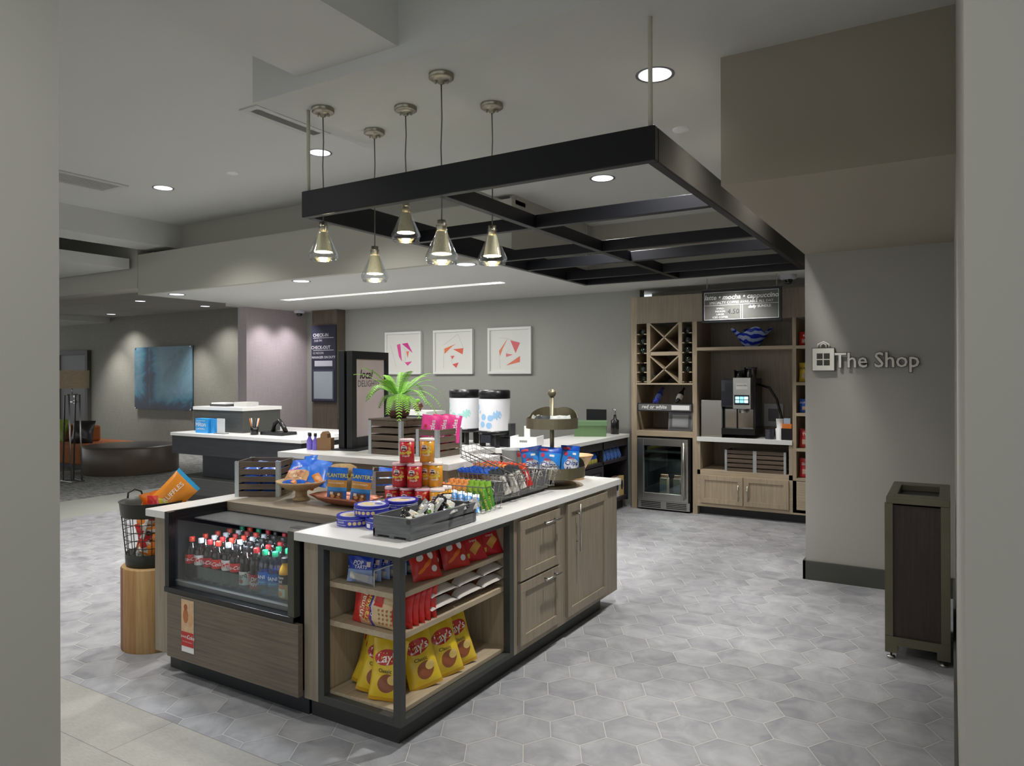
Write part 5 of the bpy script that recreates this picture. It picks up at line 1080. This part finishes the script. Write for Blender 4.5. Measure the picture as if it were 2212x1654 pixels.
sp_ = pouch(.08, .12, .03, lambda u, v: '2a5cc8' if v > .3 else 'c8c060', [], 101, nu=5, nv=5).mesh('snack_packet')
for k in range(9): item(sp_, 'snack_packet', 'blue and yellow snack packet under the back counter, %s in the row' % ORD[k], 'snack', (-3.50, 7.0 + .078*k, .637), (R(-12), 0, PI/2), 'packets under the back counter')
sp2 = pouch(.09, .13, .03, '5a86d8', [('r', 0, .8, .5, .2, '8ab0e8', 0, 0)], 102, nu=5, nv=5).mesh('snack_packet')
for k in range(6): item(sp2, 'snack_packet', 'light blue packet near the wood post under the back counter, %s in the row' % ORD[k], 'snack', (-3.50, 7.78 + .11*k, .637), (R(-14), R(-14), PI/2), 'light blue packets')
for k, (y, c, lb) in enumerate(((8.36, 'd8b878', 'tan boxed snack with dark arched window on the lowest back shelf'), (8.22, 'e0d4d0', 'white boxed snack leaning on the lowest back shelf'), (8.29, 'c89060', 'orange-brown boxed snack between two others on the lowest back shelf'))):
    item(MB().box(-.06, .06, -.03, .03, 0, .24, P(c, .5)).ell(lambda a, z: (a, -.0315, z), 0, .13, .035, .06, P('2a3a4a', .4)), 'snack_box', lb, 'box', (-3.52 - .02*(k == 2), y, .162), (0, R(0), PI/2))
m = MB(); m.box(-.19, .19, -.13, .13, 0, .15, P('6a8a5e', .6)); m.box(-.2, .2, -.14, .14, .13, .18, P('74946a', .6)); o = m.obj('green_box', loc=(-3.74, 7.98, ZB), rot=R(25)); tag(o, 'green lidded storage box on the back counter', 'box')
o = B(-.13, .13, -.02, .02, 0, .30, BLACK).obj('card_terminal', loc=(-3.85, 8.40, ZB)); tag(o, 'black upright display stand behind the green box', 'stand')
m = MB(); m.lathe([(.05, 0), (.05, .17), (.02, .19), (.015, .24)], BLKPL, seg=18); m.tube([(0, 0, .22), (.0, 0, .30), (-.03, 0, .31)], .012, STEEL, 8); o = m.obj('soap_dispenser', loc=(-3.58, 8.36, ZB)); tag(o, 'black pump bottle with silver top beside the green box', 'bottle')
m = MB(); m.box(-.14, .14, -.12, .12, 0, .02, WHITE); m.box(-.14, .14, -.12, -.11, .02, .12, WHITE); m.box(-.14, -.13, -.11, .12, .02, .12, WHITE); m.box(.13, .14, -.11, .12, .02, .12, WHITE); m.box(-.03, .03, 0, .01, .02, .22, WHITE); m.rect(lambda a, z: (a, -.1215, z), 0, .075, .08, .02, P('8a8a8a', .5)); o = m.obj('white_caddy', loc=(-3.68, 6.35, ZB), rot=R(12)); tag(o, 'white caddy with handle slot on the back counter', 'caddy')
m = MB(); m.box(-.14, .14, -.05, .03, .10, .24, P('3a3c40', .4)); m.box(-.12, .12, -.06, .10, 0, .09, P('2c2e32', .5)); m.box(-.02, .02, 0, .02, .08, .12, BLKPL); o = m.obj('card_reader', loc=(-3.98, 6.38, ZB), rot=R(-10)); tag(o, 'dark grey point-of-sale terminal seen from behind', 'terminal')
def urn(x, y, c, lb):
    t = thing('drink_dispenser', lb, 'dispenser', (x, y, ZB), group='tall drink dispensers'); r = .165
    MB().lathe([(r, .13), (r, .17)], BLKPL, seg=36).obj('lower_band', t); MB().lathe([(r*.985, .495), (r*1.0, .50), (r*1.0, .575), (r*.9, .585), (0, .585)], BLKPL, seg=36, caps=False).obj('lid', t)
    b2 = MB(); b2.lathe([(r*.985, .17), (r*.985, .495)], P('e6e6ea', .4, var=.02), seg=40, caps=False); rr = r*.987; fn = lambda a, z: (rr*math.sin(a/rr), -rr*math.cos(a/rr), z)
    for (a, z, s_, q) in ((-.03, .31, .034, .3), (.05, .30, .034, .3), (-.045, .235, .034, .3), (.035, .225, .034, .3), (.12, .33, .05, .8), (-.13, .41, .035, 1.2), (-.14, .28, .03, 1.5), (-.09, .36, .018, .7)): b2.ell(fn, a, z, s_, s_, P(c, .4), q, 8, 2)
    b2.obj('printed_sleeve', t)
    for k in range(4): a = PI/4 + k*PI/2; MB().box(-.03, .03, -.02, .02, 0, .13, BLKPL, Matrix.Translation((.125*math.cos(a), .125*math.sin(a), 0)) @ Matrix.Rotation(a, 4, 'Z')).obj('leg', t)
    MB().box(-.06, .06, -.17, -.13, .05, .13, P('20242c', .4)).obj('tap_panel', t)
urn(-4.04, 6.30, '9cc4e8', 'tall drink dispenser with light blue pattern'); urn(-4.50, 6.42, 'a8dcd4', 'tall drink dispenser with mint pattern, partly behind the other')
pd = thing('second_counter_box', 'white-topped dark counter box behind the potted fern', 'counter', (0, 0, 0)); B(-5.85, -5.05, 6.45, 6.78, ZB, 1.20, DG).obj('box_body', pd); B(-5.87, -5.03, 6.43, 6.79, 1.20, 1.245, QUARTZ).obj('box_top', pd)
tr = thing('terrarium', 'small glass globe terrarium on the white counter box', 'terrarium', (-5.22, 6.52, 1.245)); MB().lathe([(.03, 0), (.055, .03), (.06, .06), (.045, .095)], P('5a3a2c', .3, var=.6, scale=60), seg=20, caps=True).obj('globe', tr); MB().lathe([(.01, .09), (.035, .13), (0, .14)], FG, seg=7, caps=False).obj('succulent', tr)

# ================================================================ COFFEE WALL
YF, YB = 8.46, 9.06
wu = thing('wine_cabinet', 'tall oak wine cabinet with cross racks and bottle columns', 'cabinet', (0, 0, 0))
B(-3.40, -3.33, YF, YB, 0, 2.61, LOAKZ).obj('side_panel', wu); B(-2.63, -2.575, YF, YB, 0, 2.28, LOAKZ).obj('side_panel', wu); B(-3.33, -1.0, YF, YF+.03, 2.28, 2.61, OAKZ).obj('header_panel', wu); B(-3.33, -2.63, YB-.02, YB, .0, 2.28, OAKZ).obj('back_panel', wu)
for z0, z1 in ((1.53, 1.55), (.90, .965), (1.885, 1.93)): B(-3.33 if z0 != 1.885 else -3.15, -2.63 if z0 != 1.885 else -2.80, YF, YB-.02, z0, z1, LOAKX).obj('shelf', wu)
for x in (-3.20, -2.80): B(x, x+.045, YF, YB-.02, 1.55, 2.28, LOAKZ).obj('divider', wu)
for (z0, z1) in ((1.55, 1.885), (1.93, 2.28)):
    for sgn in (1, -1):
        a, b2 = (-3.155, -2.80); m = MB(); m.add([(a, YF, z0 if sgn > 0 else z1-.02), (a, YF, z0+.02 if sgn > 0 else z1), (b2, YF, z1 if sgn > 0 else z0+.02), (b2, YF, z1-.02 if sgn > 0 else z0), (a, YB-.02, z0 if sgn > 0 else z1-.02), (a, YB-.02, z0+.02 if sgn > 0 else z1), (b2, YB-.02, z1 if sgn > 0 else z0+.02), (b2, YB-.02, z1-.02 if sgn > 0 else z0)], [(0, 1, 2, 3), (7, 6, 5, 4), (0, 4, 5, 1), (1, 5, 6, 2), (2, 6, 7, 3), (3, 7, 4, 0)], LOAKX); m.obj('cross_board', wu)
wine = thing('wine_bottle', 'wine', 'bottle'); MB().lathe([(.0, 0), (.037, 0), (.037, .19), (.015, .24), (.014, .30), (0, .30)], P('12201a', .1, coat=.5), seg=18, caps=False).obj('bottle_body', wine); wp = Pool(wine)
for ci, x in enumerate((-3.265, -2.70)):
    for q in range(6):
        z = 1.57 + .117*q; m = MB(); m.box(x-.062, x-.03, YF, YB-.1, z-.012, z, LOAKX); m.box(x+.03, x+.062, YF, YB-.1, z-.012, z, LOAKX); m.obj('bottle_rail', wu)
        if (ci, q) not in ((0, 2), (1, 0)): wp.place((x, YF+.03 if (ci, q) != (0, 0) else YF+.06, z+.028), 0, 'dark wine bottle lying in the %s rack column, %s from the bottom' % (('outer', 'inner')[ci], ORD[q]), 'wine bottles in the rack', rot=(R(-90), 0, 0))
wp.place((-3.12, 8.78, 1.63), 0, 'wine bottle lying in the lower cross rack', rot=(R(90), 0, 0))
B(-3.33, -2.63, YF+.06, YF+.40, 1.285, 1.295, LOAKX).obj('display_ledge', wu)
for x, c, lb in ((-3.13, '2c3cb0', 'blue wine bottle tilted on the display ledge'), (-2.86, '141416', 'black wine bottle with white label on the display ledge')):
    t = thing('wine_bottle', lb, 'bottle', (x, YF+.10, 1.30), rot=(R(-40), R(14), 0)); MB().lathe([(0, 0), (.035, 0), (.036, .15), (.015, .20), (.014, .25), (0, .25)], P(c, .15, coat=.4), seg=18, caps=False).obj('bottle_body', t); MB().lathe([(.037, .06), (.037, .13)], WHITE if c[0] == '1' else P('6a80d0', .3), seg=18, caps=False).obj('bottle_label', t)
sn = thing('shelf_sign', 'grey shelf sign reading red or white', 'sign', (-2.97, YF-.02, 1.255)); B(-.345, .345, 0, .02, -.05, .05, BLACK).obj('sign_frame', sn)
m = MB(); m.box(-.33, .33, -.003, 0, -.038, .038, P('6c6c6c', .5)); fn = lambda x, z: (x, -.0042, z); m.text('red or white', fn, -.13, .006, .062, WHITE, shear=.2, bold=.02); m.rect(fn, .20, 0, .22, .055, WHITE, 0, 1, 1); m.text('CHILLED WINE IN WINE COOLER', fn, -.13, -.026, .012, WHITE); m.obj('sign_face', sn)
ct = thing('certificate', 'framed grey certificate leaning in the niche', 'certificate', (-2.83, YF+.14, .966), rot=(R(-8), 0, 0)); B(-.15, .15, 0, .012, 0, .25, P('8a8c90', .4)).obj('frame', ct); m = MB(); m.rect(lambda x, z: (x, -.002, z), 0, .125, .26, .21, P('6a6c72', .5), 0, 1, 1); m.rect(lambda x, z: (x, -.003, z), 0, .12, .20, .15, P('a2a4a8', .5), 0, 1, 1); m.obj('certificate_sheet', ct)
wc = thing('wine_cooler', 'stainless glass-door wine cooler below the wine rack', 'cooler', (0, 0, 0))
m = MB(); m.box(-3.32, -2.66, YF+.03, YF+.06, .02, .88, BLACK); m.box(-3.32, -3.30, YF+.06, YB-.03, .02, .88, BLACK); m.box(-2.68, -2.66, YF+.06, YB-.03, .02, .88, BLACK); m.obj('cooler_body', wc) if False else None
m = MB(); m.box(-3.31, -3.29, YF+.01, YB-.03, .02, .885, BLACK); m.box(-2.68, -2.66, YF+.01, YB-.03, .02, .885, BLACK); m.box(-3.29, -2.68, YB-.06, YB-.03, .02, .885, BLACK); m.box(-3.29, -2.68, YF+.01, YB-.06, .865, .885, BLACK); m.box(-3.29, -2.68, YF+.01, YB-.06, .02, .16, BLACK); m.obj('cooler_body', wc)
dd = MB()
for a in ((-3.31, -3.23, .125, .875), (-2.76, -2.675, .125, .875), (-3.23, -2.76, .125, .215), (-3.23, -2.76, .79, .875)): dd.box(a[0], a[1], YF-.04, YF, a[2], a[3], STEEL)
do = dd.obj('door', wc, bevel=.003); B(-3.23, -2.76, YF-.02, YF-.015, .215, .79, GLASS((.72, .80, .78), .22)).obj('door_glass', do); m = MB(); m.tube([(-2.715, YF-.08, .16), (-2.715, YF-.08, .84)], .011, STEEL, 10); m.tube([(-2.715, YF-.04, .19), (-2.715, YF-.08, .19)], .008, STEEL, 8); m.tube([(-2.715, YF-.04, .81), (-2.715, YF-.08, .81)], .008, STEEL, 8); m.obj('handle', do)
m = MB(); m.box(-3.31, -2.66, YF-.02, YF, .02, .12, STEEL)
for k in range(4): m.box(-3.27, -3.02, YF-.023, YF-.02, .035+.02*k, .045+.02*k, BLACK); m.box(-2.95, -2.70, YF-.023, YF-.02, .035+.02*k, .045+.02*k, BLACK)
m.obj('grille', wc)
for z in (.60, .70): B(-3.28, -2.69, YF+.03, YB-.1, z, z+.025, P('7c807c', .4)).obj('cooler_shelf', wc)
for x, lb in ((-3.03, 'pale milk carton inside the wine cooler, hinge side'), (-2.86, 'pale milk carton inside the wine cooler, handle side')): item(MB().box(-.045, .045, -.045, .045, 0, .22, P('d8c4b4', .5)).box(-.045, .045, -.047, -.045, .06, .14, P('a8b4c4', .5)).box(-.045, .045, -.01, .01, .22, .26, P('d8a890', .5)), 'milk_carton', lb, 'carton', (x, YF+.15, .30 if False else .16))
lamp('AREA', (-2.98, YF+.25, .58), 1.5, (.9, 1, .97), .2)
cu_ = thing('coffee_cabinet', 'open oak coffee station cabinet with two shaker doors', 'cabinet', (0, 0, 0))
B(-1.505, -1.466, YF, YB, 0.12, 2.28, LOAKZ).obj('divider', cu_); B(-2.575, -1.505, YB-.02, YB, .44, 2.28, OAKZ).obj('back_panel', cu_); B(-2.575, -1.505, YF, YB-.02, 1.935, 1.972, LOAKX).obj('shelf', cu_); B(-2.575, -1.505, YF, YB-.02, .475, .53, LOAKX).obj('shelf', cu_); B(-2.575, -1.0, YF, YF+.02, .10, .475, LOAKX).obj('face_frame', cu_)
B(-1.545, -1.505, YF, YB, .475, .86, LOAKZ).obj('stile', cu_); B(-2.575, -2.54, YF, YB, .475, .86, LOAKZ).obj('stile', cu_); B(-2.57, -1.0, YF+.09, YF+.12, 0, .10, P('2a2c2e', .5)).obj('toe_kick', cu_)
shaker('door', cu_, 'y', -2.535, -2.045, .145, .47, YF, -1, LOAKZ, handle=('v', -2.09, .29, .18)); shaker('door', cu_, 'y', -2.03, -1.545, .145, .47, YF, -1, LOAKZ, handle=('v', -1.985, .29, .18))
o = B(-2.575, -1.506, YF-.015, YB-.02, .865, .915, QUARTZ).obj('coffee_worktop', bevel=.002); tag(o, 'white stone worktop under the coffee machine', 'worktop')
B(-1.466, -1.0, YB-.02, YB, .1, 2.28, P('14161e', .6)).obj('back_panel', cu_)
for z in (1.935, 1.53, 1.19, .80, .47, .12): B(-1.466, -1.0, YF, YB-.02, z, z+.034, LOAKX).obj('shelf', cu_)
for z, c, tx, tc, lb in ((1.97, 'c4302c', 'KitKat', 'f2ece8', 'red candy packs on the topmost narrow shelf'), (1.565, 'd8b83c', 'HARIBO', '2a2018', 'gold gummy bear bags on the second narrow shelf'), (1.225, '2c5cb8', 'POP TARTS', 'f2f2f6', 'blue pastry packs on the third narrow shelf'), (.835, 'b83430', 'TWIX', 'f2e8d8', 'red and gold candy bags on the fourth narrow shelf'), (.505, 'c4343a', 'Skittles', 'f4f0ea', 'bright red candy bags on the fifth narrow shelf'), (.155, '4a2c28', "M&M's", 'f0e8e0', 'dark brown candy bags on the lowest narrow shelf')):
    item(pouch(.17, .21 if z in (1.565, .835, .505) else .15, .05, c, [('t', tx, 0, .7, .2, tc, .1, 0, 1), ('r', 0, .3, .6, .25, 'c8a890', 0, 0)], int(z*100)), 'candy_bag', lb.replace('packs', 'pack').replace('bags', 'bag') + ', nearest the divider', 'candy', (-1.365, YF+.08, z+.004), (R(-5), 0, 0))
    item(pouch(.17, .20 if z in (1.565, .835, .505) else .15, .05, c, [], int(z*100)+1), 'candy_bag', lb.replace('packs', 'pack').replace('bags', 'bag') + ', beside its twin', 'candy', (-1.18, YF+.08, z+.004), (R(-5), 0, 0))
crate('wooden_crate', 'long slatted crate with centre strap in the coffee cabinet niche', (-2.26, YF+.03, .53), 0, .68, .30, .245, mid=True)
m = MB(); seg = 48; prof = [(.09, 0), (.12, .06), (.17, .13), (.215, .19)]; vs = []
for q, (r_, z_) in enumerate(prof):
    for k in range(seg): a = 2*PI*k/seg; wv = (q/3)**1.5; rr = r_*(1 + .10*wv*math.sin(4*a+.6)); vs.append((rr*math.cos(a), rr*math.sin(a)*.8, z_ + .035*wv*math.sin(4*a)))
fs = [(q*seg+k, q*seg+(k+1) % seg, (q+1)*seg+(k+1) % seg, (q+1)*seg+k) for q in range(3) for k in range(seg)] + [tuple(range(seg))]
gm, nt_, b_ = newmat('blue_swirl_glass'); wv_ = nt_.nodes.new('ShaderNodeTexWave'); wv_.bands_direction = 'Z'; wv_.inputs['Scale'].default_value = 5; wv_.inputs['Distortion'].default_value = 9; wv_.inputs['Detail'].default_value = 2; tc_ = nt_.nodes.new('ShaderNodeTexCoord'); cr_ = nt_.nodes.new('ShaderNodeValToRGB'); cr_.color_ramp.elements[0].position = .42; cr_.color_ramp.elements[0].color = lin('1c34b0') + (1,); cr_.color_ramp.elements[1].position = .55; cr_.color_ramp.elements[1].color = lin('a8b8dc') + (1,)
nt_.links.new(tc_.outputs['Object'], wv_.inputs[0]); nt_.links.new(wv_.outputs['Fac'], cr_.inputs[0]); nt_.links.new(cr_.outputs[0], b_.inputs['Base Color']); b_.inputs['Roughness'].default_value = .08
m.add(vs, fs, gm, True); o = m.obj('glass_bowl', loc=(-2.0, YF+.24, 1.973)); tag(o, 'wavy blue and white swirled glass bowl on the upper shelf', 'bowl')
cm = thing('coffee_machine', 'black and steel coffee machine with lit touchscreen', 'coffee machine', (-2.11, YF+.04, .915))
B(-.19, .19, .0, .45, .04, .11, BLKPL).obj('drip_base', cm); B(-.18, .17, .12, .45, .11, .69, P('2a2a2c', .4)).obj('machine_body', cm); B(-.19, -.05, .0, .12, .36, .67, P('161a26', .15, coat=.5)).obj('side_door', cm); B(-.05, .15, -.02, .12, .34, .70, STEEL).obj('front_panel', cm, bevel=.004); B(-.18, -.04, .10, .125, .11, .33, P('c8c8c8', .1, 1.0)).obj('mirror_panel', cm); B(-.02, .15, .10, .125, .11, .33, P('c8c8c8', .1, 1.0)).obj('cup_bay', cm); MB().lathe([(.04, .29), (.045, .34)], STEEL, cx=.05, cy=.04, seg=16).obj('spout', cm)
m = MB(); m.box(-.035, .135, -.025, -.02, .385, .50, P('10121c', .2)); fn = lambda x, z: (x, -.0265, z)
for k in range(6): m.rect(fn, -.0 + .05*(k % 3), .465 - .04*(k // 3), .044, .032, EMIT(('9cd8ec', '78c8d8', 'b8e4f4')[k % 3], 1.0), 0, 1, 1)
m.obj('touchscreen', cm); m = MB(); m.rect(lambda x, z: (x, -.0215, z), .05, .60, .13, .07, WHITE, 0, 1, 1); m.text('specialty coffee', lambda x, z: (x, -.023, z), .05, .61, .018, P('2a2a2a', .5), shear=.2); m.obj('machine_label', cm)
for x, h_ in ((-.02, .10), (.10, .13)): MB().lathe([(.065, .69), (.07, .69+h_*.85), (.075, .69+h_*.86), (.075, .69+h_), (0, .69+h_)], GLASS((.25, .25, .28), .3, .05), cx=x, cy=.2, seg=24, caps=False).obj('bean_hopper', cm)
MB().tube([(.17, .25, .62), (.30, .25, .58), (.38, .25, .45), (.44, .22, .25), (.46, .2, .02)], .014, BLKPL, 8).obj('hose', cm)
mf = thing('milk_cooler', 'small stainless milk cooler beside the coffee machine', 'cooler', (-2.42, YF+.05, .915)); B(-.12, .12, .02, .38, .01, .43, P('333', .4) if False else P('333335', .4)).obj('cooler_box', mf); B(-.122, .122, 0, .02, .0, .435, STEEL).obj('door', mf, bevel=.003)
m = MB(); m.lathe([(.045, 0), (.05, .12), (.036, .13), (.044, .23), (.046, .232), (0, .232)], WHITE, seg=24, caps=False); o = m.obj('paper_cups', loc=(-1.66, YF+.12, .915)); tag(o, 'stack of white paper cups on the coffee worktop', 'cups')
m = MB(); [m.lathe([(.045, .014*k), (.05, .014*k+.007), (.045, .014*k+.013)], P('3a3c44', .4), seg=20, caps=False) for k in range(8)]; o = m.obj('cup_lids', loc=(-1.77, YF+.10, .915)); tag(o, 'stack of black cup lids beside the paper cups', 'lids')
m = MB(); m.box(-.06, .06, 0, .2, 0, .13, BLKPL); m.box(-.05, .05, .0, .18, .13, .18, P('d8782a', .5)); m.box(-.04, .03, .04, .1, .18, .24, P('a8c0d8', .4)); o = m.obj('condiment_box', loc=(-1.575, YF+.05, .915)); tag(o, 'black condiment organiser with orange packets by the divider', 'organiser')
m = MB(); m.box(-.11, .11, 0, .02, 0, .27, P('b8babc', .5)); m.box(-.06, .06, -.002, 0, .06, .21, P('6a6c70', .5)); o = m.obj('outlet_box', loc=(-1.82, YB-.04, 1.03)); tag(o, 'white recessed outlet box on the back panel', 'outlet')
# hanging menu
hm = thing('hanging_sign', 'hanging grey menu sign listing latte, mocha and cappuccino', 'sign', (-1.952, 8.0, 2.405)); B(-.425, .425, 0, .03, -.18, .18, BLACK).obj('sign_frame', hm, bevel=.002)
m = MB(); m.box(-.40, .40, -.003, 0, -.155, .155, P('63635f', .6)); fn = lambda x, z: (x, -.0045, z); m.text('latte • mocha • cappuccino', fn, 0, .095, .073, WHITE, shear=.22, bold=.02); m.text('SPECIALTY COFFEE AVAILABLE ALL DAY', fn, 0, .035, .038, WHITE)
for i_, s_ in enumerate(('SMALL:', 'MEDIUM:', 'LARGE:', 'ICED COFFEE:')): m.text(s_, fn, -.22, -.028 - .032*i_, .028, WHITE)
m.text('4.50', fn, -.08, -.065, .075, P('2a2a2a', .6), shear=.1); m.text('daily', fn, .12, -.02, .045, WHITE, shear=.2, bold=.02); m.text('BUNDLE:', fn, .25, -.02, .036, WHITE)
for (x, z, a, b2) in ((0, .15, .79, .004), (0, .008, .79, .004), (0, -.15, .79, .004), (-.395, 0, .004, .3), (.395, 0, .004, .3), (0, -.07, .004, .15), (.02, -.07, .004, .15)): m.rect(fn, x, z, a, b2, WHITE, 0, 1, 1)
m.obj('sign_face', hm)
for x in (-.37, .37): MB().tube([(x, .015, .18), (x, .015, 2.72-2.405)], .003, STEEL, 6).obj('hanging_wire', hm)

# ================================================================ SHOP WALL, TRASH CAN
ss = thing('shop_sign', 'raised letters reading The Shop with a shopping bag emblem', 'sign', (-.87, 6.23, 1.768)); LT = P('e6e3da', .5, 0.0)
m = MB(); m.box(-.084, .084, -.03, -.004, -.092, .092, P('35342f', .5)); m.box(-.08, .08, -.034, -.03, -.088, .088, LT)
for sx_ in (-1, 1):
    for sz_ in (-1, 1): m.rect(lambda x, z: (x, -.035, z), sx_*.026, sz_*.026, .044, .044, P('3c3b34', .5), 0, 4, 1)
m.tube([(-.042, -.018, .09), (-.040, -.018, .12), (0, -.018, .14), (.040, -.018, .12), (.042, -.018, .09)], .007, LT, 8); m.tube([(-.022, -.022, .09), (-.018, -.022, .115), (0, -.022, .128), (.018, -.022, .115), (.022, -.022, .09)], .005, LT, 8); m.obj('bag_emblem', ss)
for dep, mt, bo in ((-.022, P('35342f', .5), .035), (-.030, LT, .012)): MB().text('The Shop', lambda x, z: (x, dep, z), .372, -.01, .165, mt, bold=bo, sx=.93).obj('lettering', ss, fix=False)
tc = thing('trash_can', 'tall bronze and dark wood trash can by the shop wall', 'trash can', (0, 0, 0)); BZ = P('6e6a58', .38, .75, var=.12, scale=8); WD = WOOD('2b211f', '40322e', 'Z'); tx0, tx1, ty0, ty1 = -.335, -.008, 4.73, 5.42
B(tx0+.03, tx1-.03, ty0+.012, ty1-.012, .13, .89, WD).obj('body_panel', tc)
for a in ((tx0, tx0+.042, ty0, ty0+.04), (tx1-.045, tx1, ty0, ty0+.04), (tx0, tx0+.042, ty1-.04, ty1), (tx1-.045, tx1, ty1-.04, ty1)): B(*a, .13, .90, BZ).obj('corner_trim', tc)
B(tx0, tx1, ty0-.004, ty1, .08, .13, BZ).obj('bottom_rail', tc)
m = MB(); z0, z1 = .90, .94; m.box(tx0+.008, tx1, ty0, ty0+.13, z0, z1, BZ); m.box(tx0+.008, tx1, ty1-.13, ty1, z0, z1, BZ); m.box(tx0+.008, tx0+.06, ty0+.13, ty1-.13, z0, z1, BZ); m.box(tx1-.055, tx1, ty0+.13, ty1-.13, z0, z1, BZ); m.obj('lid', tc, bevel=.003)
B(tx0+.06, tx1-.055, ty0+.13, ty1-.13, .893, .9, BLACK).obj('opening', tc)
for x in (tx0+.03, tx1-.035): 
    B(x-.03, x+.035, ty0, ty0+.05, .035, .08, BZ).obj('foot_block', tc); B(x-.03, x+.035, ty1-.05, ty1, .035, .08, BZ).obj('foot_block', tc)
    for y in (ty0+.02, ty1-.03): MB().lathe([(.022, 0), (.022, .012), (.006, .014), (.006, .04)], STEEL, cx=x, cy=y, seg=14).obj('leveling_foot', tc)

# ---- unseen lobby spots, added without fittings for soft ambient light; then wall washers
for x, y, z in ((-1.0, .6, 3.6), (-5.9, .8, 3.6), (-4.2, 2.0, 3.6), (-7.0, 2.2, 3.6), (-2.4, -1.6, 3.6), (-5.9, 3.2, 3.6)): lamp('SPOT', (x, y, z-.02), 85, (1, .985, .96), .12, 140)
for x, y, p in ((-17.0, 9.3, 95), (-13.9, 9.3, 95), (-12.5, 9.0, 60)): lamp('SPOT', (x, y, 3.05), p, (1, .98, .95), .05, 80, .8)
for y in (7.7, 8.2): lamp('SPOT', (-9.0, y, 2.68), 22, (1, .93, .97), .06, 110)
for x, y, p in ((-1.25, 5.3, 60), (-2.0, 7.75, 50), (-3.0, 7.75, 40)): lamp('SPOT', (x, y, (3.26 if y < 7 else 2.70)), p, (1, .985, .96), .06, 120)
